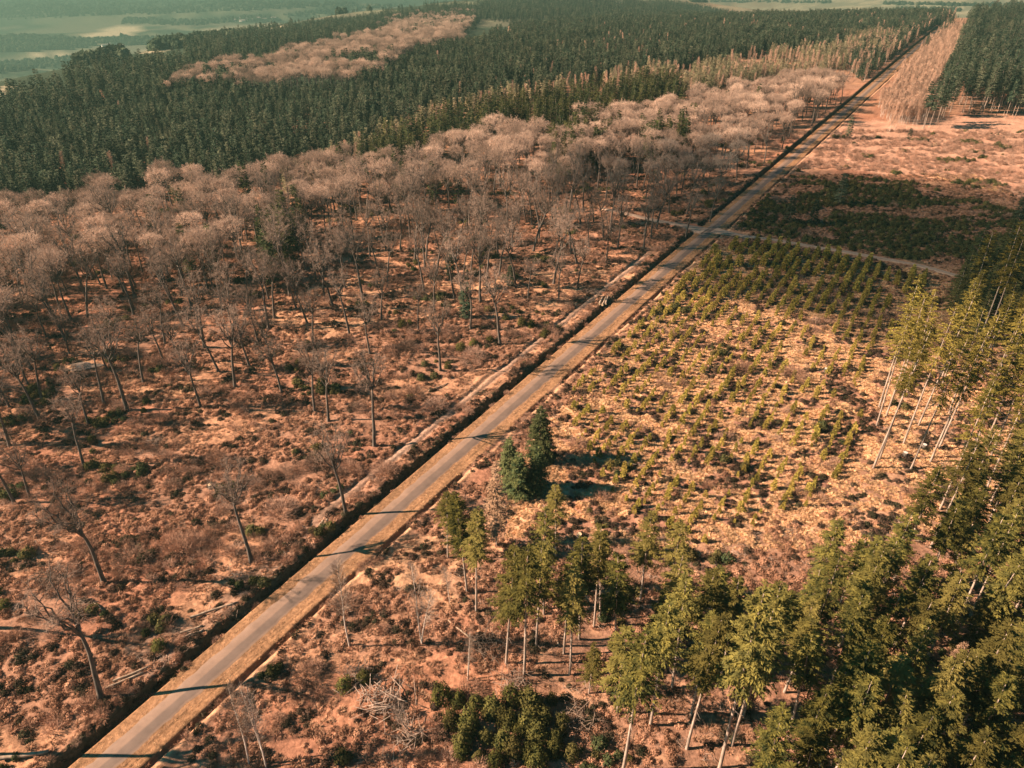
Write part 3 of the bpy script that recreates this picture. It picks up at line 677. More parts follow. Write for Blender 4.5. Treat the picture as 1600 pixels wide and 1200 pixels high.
for rname, items in rows:
    items = sorted(items)
    for i, (bx, by, ty) in enumerate(items):
        x, y = unproj(bx, by); h = min(max(height_for(bx, by, ty), 14), 27); k = oakA[int(rng.integers(7))]
        look = 'Tall' if h > 23.5 else 'Bare'
        lbl = '%s oak, %s from the left %s' % ('tall bare' if h > 23.5 else 'short bare' if h < 18 else 'bare', ORD[i] if i < 20 else 'last', rname)
        if i == len(items) - 1: lbl = lbl.replace(ORD[i] + ' from the left', 'rightmost')
        if i == 0: lbl = lbl.replace('first from the left', 'leftmost')
        plant(k, 'oak_tree', 'oak tree', lbl, x, y, h / 22 * .97, tilt=(rng.normal() * .035, rng.normal() * .04))
        oak_pts.append((x, y)); n_oak += 1
# trees just outside the left edge of the photo; their shadows cross the lowest stretch of road
for bx, by, h, lbl in ((-28, 1183, 23, 'bare oak just beyond the lower left edge, nearer one'), (-14, 1216, 23, 'bare oak just below the lower left corner'), (-60, 980, 21, 'bare oak beyond the left edge, level with the logs')):
    x, y = unproj(bx, by); plant(oakA[n_oak % 7], 'oak_tree', 'oak tree', lbl, x, y, h / 22); oak_pts.append((x, y)); n_oak += 1
XO, YO = pick(P_OAK, 19, 7.3, (-520, 700, 110, 1000), 1)
XS, YS = pick(P_OAKSPARSE, 20, 9.6, (-400, 500, 110, 700), 2)
ok = far_from(XS, YS, oak_pts, 6) & far_from(XS, YS, tL[::3], 6.5); XS, YS = XS[ok], YS[ok]
ok = far_from(XO, YO, oak_pts, 6) & far_from(XO, YO, list(zip(XS, YS)), 7); XO, YO = XO[ok], YO[ok]
XA = np.concatenate([XS, XO]); YA = np.concatenate([YS, YO]); thin = np.concatenate([np.ones(len(XS), bool), np.zeros(len(XO), bool)])
# some gaps in the canopy and taller clumps
gp = (vnoise(XA / 24, YA / 24, 301) > .16) & (vnoise(XA / 9, YA / 9, 302) > .19); XA, YA, thin = XA[gp], YA[gp], thin[gp]
dist = np.hypot(XA, YA); order = np.argsort(dist); stuffO = []
def oak_area(px, py):
    if px < 330: return 'left oak wood', 'oaks in the left part of the wood'
    if px < 640: return 'middle oak wood', 'oaks in the middle of the wood'
    if px < 960: return 'wood below dark spruces', 'oaks below the dark spruce block'
    return 'wood beside upper road', 'oaks beside the upper road'
for q in order:
    x, y = float(XA[q]), float(YA[q]); z = float(T(x, y)); px, py, dep = proj(x, y, z + 15)
    if n_oak < 300 and -30 < px < 1630:
        n_oak += 1; a, g = oak_area(px, py)
        k = (oakA if thin[q] or rng.random() < .28 else oakB)[int(rng.integers(5))]; sc = rng.uniform(.76, 1.14)
        plant(k, 'oak_tree', 'oak tree', ('slender bare oak edging the ' if thin[q] else 'bare oak crown in the ') + a, x, y, sc, group=g + (', thin edge' if thin[q] else ', closed canopy'), tilt=(rng.normal() * .04, rng.normal() * .04), z=z)
    else: stuffO.append((x, y, z))
oakFar = joined(oakB, 'far_oak', M_bark, M_twig)
X2, Y2 = pick(P_PINK, 14, 8.5, (-1100, 700, 350, 2600), 3)
kp = vnoise(X2 / 40, Y2 / 40, 303) > .25; X2, Y2 = X2[kp], Y2[kp]; so = np.array(stuffO); sp = np.stack([X2, Y2, macro(X2, Y2)], -1)
allp = np.concatenate([so, sp]) if len(so) else sp
scatter('oak_wood', allp, oakFar, rng.random(len(allp)) * 6.28, np.concatenate([rng.uniform(.8, 1.1, len(so)), rng.uniform(.7, 1.05, len(sp))]), 'distant bare oak wood, pinkish twiggy crowns behind the nearer oaks', 'oak wood', .03)

# ------------------------------------------------------------------ conifers
spA = kinds(build_spruce, 'spruce', 7, M_sbark, M_spruce, dict(h=26, clear=U(.42, .56), rad=U(2.4, 3.3), dens=18, size=.47, tr_r=.22, nb=7, whorl=.62, ragged=.32, droop=U(.25, .5)))
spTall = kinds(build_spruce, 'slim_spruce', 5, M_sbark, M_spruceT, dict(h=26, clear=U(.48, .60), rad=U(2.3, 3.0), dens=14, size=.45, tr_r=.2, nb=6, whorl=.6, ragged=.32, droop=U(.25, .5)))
spB = kinds(build_spruce, 'spruce', 4, M_sbark, M_spruce, dict(h=20, clear=U(.22, .38), rad=U(2.5, 3.1), dens=17, size=.46, tr_r=.17, nb=6, whorl=.62, ragged=.35))
spBlue = kinds(build_spruce, 'blue_spruce', 3, M_sbark, M_blue, dict(h=12, clear=.03, rad=U(3.0, 3.5), dens=13, size=.55, whorl=.34, nb=9, tr_r=.17, stubs=False, ragged=.15))
spDark = kinds(build_spruce, 'dark_spruce', 3, M_sbark, M_far, dict(h=16, clear=U(.06, .15), rad=U(2.3, 2.9), dens=7, size=.9, tr_r=.16, whorl=.6, stubs=False))
spTop = kinds(build_spruce, 'dark_spruce', 4, M_sbark, M_far, dict(h=27, clear=U(.4, .5), rad=U(2.7, 3.3), dens=7, size=1.0, tr_r=.2))
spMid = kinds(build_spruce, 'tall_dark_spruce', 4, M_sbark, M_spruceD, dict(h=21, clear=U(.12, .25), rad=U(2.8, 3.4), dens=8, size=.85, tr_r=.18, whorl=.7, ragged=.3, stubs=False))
deadC = kinds(build_spruce, 'dead_spruce', 2, M_sbark, M_deadc, dict(h=20, clear=.15, rad=2.4, dens=8, size=.55, tr_r=.15, whorl=.5))

con_pts = []; n_con = 0
def hero(kinds_, base_h, bx, by, ty, lbl, name='spruce_tree', cat='spruce tree', tilt=(0, 0), hmin=4, hmax=34, group=None):
    global n_con
    x, y = unproj(bx, by); h = min(max(height_for(bx, by, ty), hmin), hmax); k = kinds_[int(rng.integers(len(kinds_)))]
    o = plant(k, name, cat, lbl, x, y, h / base_h, tilt=tilt, group=group, xy=(h / base_h) ** .55 * (1.05 if kinds_ is spA else .98 if kinds_ is spBlue else 1)); con_pts.append((x, y)); n_con += 1; return o
for bx, by, ty, lbl in ((845, 722, 637, 'tallest blue-green spruce in the roadside clump, casting the rear shadow'), (836, 768, 697, 'blue-green spruce at the front right of the roadside clump'),
                        (797, 765, 687, 'slim blue-green spruce at the left of the roadside clump'), (810, 776, 708, 'lowest blue-green spruce, between the left one and the front right one')):
    hero(spBlue, 12, bx, by, ty, lbl, 'blue_spruce', 'spruce tree')
hero(deadC, 20, 776, 853, 722, 'thin brownish half-dead spruce just below the blue-green clump', 'dead_spruce', 'spruce tree')
left_front = [(700, 873, 768), (711, 866, 775), (730, 927, 768), (744, 955, 790), (791, 1037, 848), (819, 1055, 850), (868, 870, 757), (881, 1022, 862), (890, 1053, 880), (928, 980, 818), (937, 967, 830), (973, 1205, 985), (1016, 1133, 935), (1073, 1170, 960), (1123, 1205, 905), (1143, 1167, 940), (1161, 1117, 900), (1125, 1066, 900), (1280, 1120, 920), (1319, 1133, 960), (1000, 940, 800), (1040, 960, 815), (850, 960, 800), (905, 1000, 835), (960, 1040, 860), (1050, 1075, 905), (838, 1010, 840), (1085, 1060, 890)]
for i, (bx, by, ty) in enumerate(sorted(left_front)):
    nr_ = len(left_front) - 1 - i; nm = (ORD[i] + ' from the left') if i < 15 else (ORD[nr_] + ' from the right') if nr_ else 'rightmost'
    hero(spA, 26, bx, by, ty, 'yellow-green spruce, %s in the front row below the clearing' % nm, tilt=(rng.normal() * .015, rng.normal() * .015))
right_front = [(1364, 732, 478), (1374, 717, 500), (1373, 637, 430), (1384, 652, 455), (1411, 695, 470), (1423, 733, 520), (1434, 667, 450), (1453, 723, 500), (1468, 797, 590), (1506, 750, 560), (1540, 767, 540), (1546, 790, 600), (1466, 703, 480), (1369, 667, 470), (1540, 697, 470), (1526, 543, 345), (1496, 537, 360), (1533, 553, 370), (1536, 743, 510), (1590, 700, 470)]
for i, (bx, by, ty) in enumerate(sorted(right_front)):
    hero(spTall, 26, bx, by, ty, 'sunlit pale-trunked spruce, %s from the left beside the plantation clearing' % ORD[i], tilt=(rng.normal() * .015, rng.normal() * .015))
for bx, by, ty, lbl in ((1325, 217, 182, 'lone bushy spruce right of the upper road, before the birch thicket'), (1232, 350, 305, 'dark spruce nearest the road in the scrub above the right-hand track'), (1268, 352, 312, 'dark spruce second from the road in the scrub above the right-hand track'),
                        (728, 498, 440, 'dark green spruce standing alone in the middle of the oak clearing'), (704, 432, 392, 'small dark spruce behind the lone spruce of the oak clearing'), (1310, 320, 270, 'slender dark spruce in the upper part of the right-hand scrub'),
                        (798, 447, 415, 'small dark conifer left of the oaks by the road ditch'), (455, 365, 325, 'larger dark conifer inside the oak wood at left'), (436, 278, 250, 'pointed dark conifer rising from the oak canopy, upper left'), (466, 305, 276, 'pointed dark conifer right of another in the oak canopy, upper left'),
                        (1420, 218, 200, 'small round conifer on the pale pink grass beyond the scrub'), (1590, 345, 292, 'dark spruce at the right edge beside the scrub')):
    hero(spDark, 16, bx, by, ty, lbl, hmin=4)
for i, (bx, by) in enumerate(((1514, 171), (1519, 167), (1532, 171), (1534, 180), (1542, 167), (1547, 161), (1561, 177), (1577, 177), (1582, 181), (1594, 167))):
    hero(spTop, 27, bx, by, by - 76, 'tall spruce with pale bare trunk, %s from the left along the upper right edge' % ORD[i])
hero(deadC, 20, 1412, 960, 865, 'dead brown leafless spruce among the green crowns at lower right', 'dead_spruce', 'spruce tree')
hero(deadC, 20, 1465, 1090, 1005, 'half-dead brown spruce in the green stand near the lower right corner', 'dead_spruce', 'spruce tree')
hero(spB, 20, 920, 1083, 1005, 'small sparse spruce below the front row, left of its tallest pale trunk', hmin=4)

cand = []
for poly, h, sp, bnd, sd_, kk, bh, lbl, grp in (
    (P_RB, 20, 4.3, (0, 190, 25, 200), 11, 'AB', 26, 'green spruce in the dense lower right stand', 'spruces of the lower right stand'),
    (P_RA, 20, 8.5, (40, 260, 90, 330), 12, 'A', 26, 'sunlit spruce behind the pale trunks', 'spruces behind the pale trunks'),
    (P_R1, 22, 5.6, (80, 380, 170, 420), 13, 'D', 27, 'dark spruce at the right edge', 'dark spruces at the right edge'),
    (P_RC, 24, 6.5, (150, 1100, 330, 1500), 14, 'T', 27, 'dark spruce right of the birch thicket', 'spruces right of the birch thicket')):
    X, Y = pick(poly, h, sp, bnd, sd_); ok = far_from(X, Y, con_pts, 4.2); X, Y = X[ok], Y[ok]
    for x, y in zip(X, Y): cand.append((math.hypot(x, y), x, y, kk, bh, lbl, grp))
# dark block between the oaks and the plateau forest, clumps in the oak wood and beside the road
for poly, h, sp, sd_, lbl, grp in ((P_C3, 17, 6.0, 15, 'dark spruce above the oak canopy', 'spruces of the block above the oak canopy'),
    ([(855, 212), (880, 200), (925, 186), (955, 198), (950, 232), (900, 240), (862, 250)], 15, 5.5, 16, 'dark spruce in the small clump inside the oak wood', 'dark clump inside the oak wood'),
    ([(1005, 198), (1075, 198), (1078, 222), (1005, 225)], 13, 6, 17, 'dark spruce behind the open oak slope near the road', 'dark clump behind the open slope'),
    ([(430, 335), (470, 322), (485, 360), (450, 385), (420, 400), (400, 395)], 13, 6, 18, 'dark spruce in the shaded clump in the left oak wood', 'dark clump in the left oak wood'),
    ([(1108, 320), (1140, 300), (1175, 290), (1170, 305), (1135, 330), (1118, 338)], 9, 5, 19, 'low dark conifer above the junction', 'dark conifers above the junction')):
    X, Y = pick(poly, h, sp, (-500, 600, 150, 900), sd_)
    for x, y in zip(X, Y): cand.append((math.hypot(x, y), x, y, 'K' if 'junction' in lbl else 'C', 16, lbl, grp))
X, Y = pick(P_OAK, 17, 13, (-520, 700, 110, 1000), 44); kp = vnoise(X / 30, Y / 30, 45) > .68; X, Y = X[kp], Y[kp]
for x, y in zip(X, Y): cand.append((math.hypot(x, y), x, y, 'C', 16, 'dark spruce standing inside the oak canopy', 'single spruces in the oak wood'))
cand.sort(key=lambda c: c[0]); rest = {'C': [], 'A': [], 'D': [], 'T': [], 'K': []}
for dd_, x, y, kk, bh, lbl, grp in cand:
    z = float(T(x, y)); px, py, dep = proj(x, y, z + 16); vis = -60 < px < 1680 and py < 1330
    if n_con < 300 and vis:
        n_con += 1
        ks, hb = {'A': (spTall, 26), 'AB': (spA + spB, 26), 'D': (spMid, 20), 'T': (spTop, 27), 'K': (spDark, 16), 'C': (spMid, 16)}[kk]
        k = ks[int(rng.integers(len(ks)))]; sc = rng.uniform(.78, 1.06)
        if kk == 'AB': sc = rng.uniform(.62, .95)
        if kk == 'D': sc = rng.uniform(.55, .8)
        plant(k, 'spruce_tree', 'spruce tree', lbl, x, y, sc, group=grp, z=z, xy=sc ** .5 * (rng.uniform(1.0, 1.25) if kk == 'AB' else rng.uniform(.9, 1.1)), tilt=(rng.normal() * .02, rng.normal() * .02))
    else: rest['A' if kk == 'AB' else kk].append((x, y, z))
jA = joined(spA, 'spruce', M_sbark, M_spruce); jT = joined(spTop, 'dark_spruce', M_sbark, M_far); jK = joined(spDark, 'dark_spruce', M_sbark, M_far)
for kk, jj, lbl in (('C', joined(spMid, 'tall_dark_spruce', M_sbark, M_spruceD), 'back rows of the dark spruce block above the oak canopy'), ('A', jA, 'rest of the spruce stand at the lower right'), ('D', joined(spMid, 'tall_dark_spruce', M_sbark, M_spruceD), 'rest of the dark spruces at the right edge'), ('T', jT, 'deep rows of tall dark spruces right of the birch thicket'), ('K', jK, 'further dark spruces of the block above the oak canopy')):
    if rest[kk]:
        p = np.array(rest[kk]); scatter('spruce_stand', p, jj, rng.random(len(p)) * 6.28, rng.uniform(.75, 1.08, len(p)), lbl, 'spruce stand', .02)
# plateau forest: far small conifers, seen as one mass
lowk = kinds(build_spruce, 'plateau_conifer', 6, M_sbark, M_far, dict(h=15, clear=.12, rad=U(1.8, 2.5), dens=4, size=1.0, whorl=.8, nb=6, tr_r=.12, stubs=False, wf=.33))
jl = joined(lowk, 'plateau_conifer', M_sbark, M_far)
parts = []
X, Y = pick(P_C1, 12, 4.5, (-900, 300, 200, 900), 21); parts.append((X, Y))
X, Y = pick(P_C2, 12, 4.8, (-300, 1500, 250, 1300), 22); parts.append((X, Y))
X, Y = pick(P_C2 , 14, 8.0, (-300, 1900, 1300, 2300), 24); parts.append((X, Y))
X, Y = pick(P_ROADC, 12, 6, (200, 1100, 350, 1600), 23); parts.append((X, Y))
X = np.concatenate([p[0] for p in parts]); Y = np.concatenate([p[1] for p in parts]); Z = macro(X, Y)
scz = .84 * rng.uniform(.6, 1.15, len(X)) * (.82 + .45 * vnoise(X / 30, Y / 30, 401))
keep = vnoise(X / 13, Y / 13, 402) > .12
scatter('conifer_forest', np.stack([X, Y, Z], -1)[keep], jl, rng.random(keep.sum()) * 6.28, scz[keep], 'dark green conifer forest covering the plateau', 'conifer forest', .015)
X, Y = pick(P_FARC, 14, 9, (-1300, 900, 700, 3200), 25); X3, Y3 = pick(P_FARSLOPE, 14, 8, (-1500, 100, 400, 2200), 26); X4, Y4 = pick(P_PINK, 12, 8, (-1100, 700, 350, 2600), 27); kp = vnoise(X4 / 40, Y4 / 40, 303) < .33; X3 = np.concatenate([X3, X4[kp]]); Y3 = np.concatenate([Y3, Y4[kp]])
X = np.concatenate([X, X3]); Y = np.concatenate([Y, Y3])
scatter('far_conifer_belt', np.stack([X, Y, macro(X, Y)], -1), jl, rng.random(len(X)) * 6.28, rng.uniform(.9, 1.3, len(X)), 'hazy conifer belts on the slope falling to the valley', 'conifer forest', .01)
# larches and pale young conifers
lk = kinds(build_spruce, 'larch', 4, M_sbark, M_larch, dict(h=14, clear=.12, rad=U(1.7, 2.2), dens=5, size=.9, whorl=.7, nb=5, tr_r=.11, stubs=False)); jlr = joined(lk, 'larch', M_sbark, M_larch)
X, Y = pick(P_LARCH, 12, 4.6, (-100, 1200, 250, 1400), 31); X3, Y3 = pick(P_LARCH2, 12, 5, (-400, 400, 200, 900), 32); X = np.concatenate([X, X3]); Y = np.concatenate([Y, Y3]); kp = (vnoise(X / 26, Y / 26, 46) > .36) & (vnoise(X / 7, Y / 7, 47) > .2); X, Y = X[kp], Y[kp]
scatter('larch_plantation', np.stack([X, Y, macro(X, Y)], -1), jlr, rng.random(len(X)) * 6.28, rng.uniform(.7, 1.0, len(X)), 'pale olive young larches between the dark forest and the oaks', 'larch plantation', .02)
X, Y = pick(P_C2, 14, 27, (-300, 1400, 250, 1300), 33); X3, Y3 = pick(P_C1, 14, 40, (-900, 300, 200, 900), 34); X = np.concatenate([X, X3]); Y = np.concatenate([Y, Y3]); kp = vnoise(X / 60, Y / 60, 35) > .55; X, Y = X[kp], Y[kp]; X3, Y3 = pick(P_ROADC, 12, 9, (200, 1100, 350, 1600), 48); X4, Y4 = pick(P_LARCH2, 13, 10, (-400, 900, 200, 1100), 49); X5, Y5 = pick(P_LARCH, 13, 11, (-100, 1200, 250, 1400), 50); X = np.concatenate([X, X3, X4, X5]); Y = np.concatenate([Y, Y3, Y4, Y5])
bk = kinds(build_bare, 'birch', 6, M_bbark, M_birch, dict(h=13, spread=U(1.4, 2.0), n=190, tw=.055)); jb = joined(bk, 'birch', M_bbark, M_birch)
scatter('bare_trees_in_forest', np.stack([X, Y, macro(X, Y)], -1), jb, rng.random(len(X)) * 6.28, rng.uniform(.8, 1.2, len(X)), 'pale bare birches scattered through the dark conifer forest', 'birch trees', .03)
# birch thicket beside the upper road
X, Y = pick(P_BIRCH, 10, 2.3, (150, 1100, 300, 1700), 36)
s_, d_ = to_sd(X, Y); kp = (d_ > 8) & (vnoise(X / 6, Y / 9, 37) > .16) & (d_ > 8 + 7 * vnoise(s_ / 22, s_ * 0, 38)); X, Y = X[kp], Y[kp]
scatter('birch_thicket', np.stack([X, Y, macro(X, Y)], -1), jb, rng.random(len(X)) * 6.28, rng.uniform(.55, 1.1, len(X)), 'dense pinkish thicket of bare young birches right of the upper road', 'birch thicket', .02)
# woods in the valley: broad lumpy crowns, too far off to count
def raymarch(px, py):
    px = np.asarray(px, float); py = np.asarray(py, float); u = (px - 800) / FPX; v = (py - 600) / FPX
    dx, dy, dz = u, CT - v * ST, -(ST + v * CT); t = np.full(len(px), 300.0); hit = np.zeros(len(px), bool)
    for _ in range(420):
        hit |= H + dz * t < macro(dx * t, dy * t)
        t = np.where(hit, t, t * 1.009)
    return dx * t, dy * t, hit
def far_wood(nm, lbl, polys):
    g = [build_leafy(w=15, h=12, n=150, leaf=3.2, lob=2) for _ in range(4)]; ms = [q.mesh('valley_tree', M_far) for q in g]
    PX, PY = [], []
    for poly, n_ in polys:
        xs = [p[0] for p in poly]; ys = [p[1] for p in poly]; a_ = rng.uniform(min(xs), max(xs), n_ * 3); b_ = rng.uniform(min(ys), max(ys), n_ * 3); k_ = inpoly(a_, b_, poly); PX.append(a_[k_][:n_]); PY.append(b_[k_][:n_])
    X, Y, hit = raymarch(np.concatenate(PX), np.concatenate(PY)); X, Y = X[hit], Y[hit]
    scatter(nm, np.stack([X, Y, macro(X, Y)], -1), ms, rng.random(len(X)) * 6.28, rng.uniform(.6, 1.3, len(X)), lbl, 'wood')
far_wood('valley_woods', 'hazy woods and hedges in the valley at the upper left', [([(-60, 64), (50, 57), (110, 62), (155, 73), (100, 80), (-60, 84)], 1500), ([(200, 31), (300, 34), (420, 27), (430, 32), (300, 40), (190, 38)], 500), ([(95, 65), (200, 61), (300, 67), (290, 72), (180, 72)], 500), ([(380, 29), (440, 33), (430, 37), (390, 36)], 160),
    ([(-60, -5), (560, -5), (560, 10), (380, 18), (200, 24), (-60, 34)], 2600), ([(-60, 100), (60, 96), (120, 90), (200, 92), (120, 104), (-60, 118)], 500), ([(230, 72), (330, 60), (400, 58), (330, 70), (240, 80)], 300), ([(420, 30), (520, 14), (640, 4), (640, 9), (520, 24)], 260)])
far_wood('horizon_woods', 'pale hedges on the far fields above the road end', [([(1080, 2), (1300, 4), (1300, 6), (1080, 4)], 120), ([(1380, 6), (1600, 10), (1600, 12), (1380, 8)], 150), ([(1400, 14), (1500, 17), (1500, 19), (1400, 16)], 60)])

# farm houses in the valley
M_wall = mk_bark('pale_render_wall', (.62, .56, .48), (.74, .68, .6), .5); M_roof = mk_bark('slate_roof', (.16, .13, .12), (.26, .2, .17), .6)
for i, (px_, py_) in enumerate([(366, 33), (372, 30), (379, 34), (386, 31), (395, 33), (404, 30), (414, 32), (428, 30), (252, 66), (262, 64), (273, 66), (166, 73), (178, 71), (190, 74)]):
    u_ = (px_ - 800) / FPX; v_ = (py_ - 600) / FPX; dv = np.array([u_, CT - v_ * ST, -(ST + v_ * CT)]); t_ = np.linspace(300, 8500, 3000); gx, gy, gz = dv[0] * t_, dv[1] * t_, H + dv[2] * t_
    hit = np.argmax(gz < macro(gx, gy)); 
    if hit == 0: continue
    x, y = gx[hit], gy[hit]; L2, W2, h2 = rng.uniform(9, 16), 5.0, 6.5
    e = bpy.data.objects.new('farm_house', None); col.objects.link(e); e.location = (x, y, float(macro(x, y)) - .5); e.rotation_euler = (0, 0, rng.random() * 3)
    e['label'] = 'tiny pale house beside the straw-coloured valley field' if i < 8 else 'tiny pale house of the far left valley hamlet'; e['category'] = 'house'; e['group'] = 'village houses by the pale field' if i < 8 else 'hamlet houses further left'
    V = [(sx * L2, sy * W2, zz) for zz in (0, h2) for sx, sy in ((-1, -1), (1, -1), (1, 1), (-1, 1))] + [(-L2, 0, h2 + 4), (L2, 0, h2 + 4)]
    link('wall', new_mesh('wall', V, [[(0, 1, 5, 4), (1, 2, 6, 5), (2, 3, 7, 6), (3, 0, 4, 7)], [(4, 7, 8), (5, 9, 6)]], [M_wall]), e)
    o_ = .6; V = [(-L2 - o_, -W2 - o_, h2 - .4), (L2 + o_, -W2 - o_, h2 - .4), (L2 + o_, 0, h2 + 4.3), (-L2 - o_, 0, h2 + 4.3), (L2 + o_, W2 + o_, h2 - .4), (-L2 - o_, W2 + o_, h2 - .4)]
    link('roof', new_mesh('roof', V, [[(0, 1, 2, 3), (3, 2, 4, 5)]], [M_roof]), e)

# ------------------------------------------------------------------ birches and fallen wood near the road
birch1 = [kinds(build_bare, 'birch', 1, M_bbark, M_pale, dict(h=15, spread=2.4, stems=s, n=300, tw=.035))[0] for s in (1, 2, 3)]
for bx, by, ty, st, lbl, tl in ((546, 1010, 872, 0, 'slender leaning birch whose pale twigs reach across the road', (0, -.06)), (661, 1005, 868, 1, 'double-stemmed pale birch on the rough slope below the road', (0, 0)), (730, 1062, 985, 1, 'small bare birch left of the front spruces', (0, -.1)),
                                (390, 1195, 1075, 0, 'bare leaning birch right of the lowest stretch of road', (0, -.12)), (415, 1200, 1090, 1, 'pale twiggy birch beside the leaning one at the bottom edge', (0, .05)), (703, 943, 880, 0, 'thin dead birch between the birch pair and the first spruces', (0, 0)),
                                (640, 1140, 1075, 2, 'multi-stemmed grey dead birch at the lower middle', (0, -.2))):
    x, y = unproj(bx, by); h = min(height_for(bx, by, ty), 19); plant(birch1[st], 'birch_tree', 'birch tree', lbl, x, y, h / 15, tilt=tl)

def add_log(px1, py1, px2, py2, rad, lbl, name='fallen_log'):
    a_ = np.array(unproj(px1, py1)); b_ = np.array(unproj(px2, py2)); L3 = float(np.linalg.norm(b_ - a_)); c_ = (a_ + b_) / 2; zc = max(float(T(*a_)), float(T(*b_)), float(T(*c_))) + rad * .7
    g = Geo(); k = 7; t = np.stack([np.linspace(-L3 / 2, L3 / 2, k), rng.normal(size=k) * .05, rng.normal(size=k) * .03], -1); g.tube(t, np.linspace(rad, rad * .75, k), 8)
    o = link(name, g.mesh(name, M_log, True), label=lbl, category='log'); o.location = (c_[0], c_[1], zc); o.rotation_euler = (0, 0, math.atan2(b_[1] - a_[1], b_[0] - a_[0]))
    for sx, q in ((-1, 1.0), (1, .75)):
        th = np.arange(8) * math.pi / 4; rr_ = rad * q * .93; v = np.stack([np.full(8, sx * (L3 / 2 + .004)), rr_ * np.cos(th) + t[0 if sx < 0 else -1, 1], rr_ * np.sin(th) + t[0 if sx < 0 else -1, 2]], -1)
        link('cut_end', new_mesh('cut_end', v, [np.arange(8)[None]], [M_cut]), o)
for L_ in ((298, 968, 372, 943, .22, 'long pale log, upper of those lying left of the ditch'), (283, 993, 318, 981, .2, 'short log left of the ditch, above its twin'), (287, 1000, 320, 988, .2, 'short log left of the ditch, below its twin'),
           (165, 1079, 226, 1053, .2, 'log lying right of the nearest oak foot, lower of two'), (178, 1068, 236, 1044, .18, 'log lying right of the nearest oak foot, upper of two'), (2, 1189, 78, 1178, .3, 'thick pale log at the lower left corner'),
           (400, 912, 414, 905, .32, 'short thick log of the small pile beside the mud track, upper one'), (403, 918, 416, 911, .32, 'short thick log of the small pile beside the mud track, lower one'),
           (500, 826, 505, 816, .35, 'left of two stubby logs on the bank by the track'), (506, 827, 512, 815, .35, 'right of two stubby logs on the bank by the track'),
           (936, 478, 942, 466, .35, 'left white log of the stack at the upper ditch edge'), (941, 480, 947, 467, .35, 'middle white log of the stack at the upper ditch edge'), (946, 478, 950, 465, .3, 'right white log of the stack at the upper ditch edge'),
           (822, 1088, 850, 1126, .22, 'broken trunk lying on the brash below the front spruces'), (140, 938, 162, 955, .16, 'pale broken branch above the nearest oak'), (866, 992, 874, 1010, .18, 'short pale branch between front spruce trunks'),
           (700, 970, 766, 1022, .14, 'thin dark fallen stem left of the tall front spruces'), (480, 500, 520, 486, .16, 'pale fallen stem among the oaks of the clearing'), (670, 612, 700, 600, .15, 'grey fallen stem below the oak nearest the upper track'),
           (1448, 640, 1462, 628, .14, 'short fallen stem between pale spruce trunks')):
    add_log(*L_)
# stumps and a pale stone
gS = Geo(); gS.tube([(0, 0, -.3), (0, 0, .1), (0, 0, .55)], [.42, .34, .3], 9)
for i, (bx, by, lbl) in enumerate(((1290, 581, 'pale stump in the plantation clearing, near its right side'), (1413, 713, 'pale stump between the bare spruce trunks'), (1443, 700, 'white stump right of the bare spruce trunks'), (330, 763, 'pale stump in the red bracken of the clearing'), (500, 468, 'grey stump before the dense oak wood'), (905, 840, 'cut stump below the right clearing'))):
    x, y = unproj(bx, by); me = gS.mesh('stump', M_bark, True); o = link('tree_stump', me, label=lbl, category='stump'); o.location = (x, y, float(T(x, y)) + .1); o.scale = (1.5,) * 3
    th = np.arange(9) * 2 * math.pi / 9; link('cut_end', new_mesh('cut_end', np.stack([.29 * np.cos(th), .29 * np.sin(th), np.full(9, .556)], -1), [np.arange(9)[None]], [M_stone if i < 3 else M_cut]), o)
# brush piles and fallen dead crowns
stk = [build_sticks(3.4, 90, 2.6, .07, .9).mesh('branches', M_pale) for _ in range(3)]
for i, (bx, by, sc, lbl) in enumerate(((75, 905, 1.3, 'pale pile of dead branches above the nearest oak'), (120, 950, 1.0, 'smaller pale branch pile right of the nearest oak crown'), (600, 1095, 1.6, 'large grey tangle of dead branches at the lower middle'), (560, 1060, 1.1, 'dead branch tangle left of the large grey one'), (640, 1150, 1.2, 'dead branch tangle below the large grey one'),
                                       (760, 1010, 1.3, 'heap of broken branches at the feet of the front spruces'), (800, 1075, 1.1, 'brash heap below the front spruces'), (900, 1125, 1.2, 'scattered brash heap left of the tallest pale trunk'), (240, 690, .9, 'small heap of pale branches in the clearing'), (375, 905, .8, 'small brush heap beside the mud track'), (925, 458, .9, 'white brush heap at the end of the machine track'), (450, 510, 1.0, 'heap of cut branches in the sunny gap of the oaks'))):
    x, y = unproj(bx, by); o = link('brush_pile', stk[i % 3], label=lbl, category='brush pile'); o.location = (x, y, float(T(x, y)) - .1); o.rotation_euler = (0, 0, i * 1.3); o.scale = (sc,) * 3
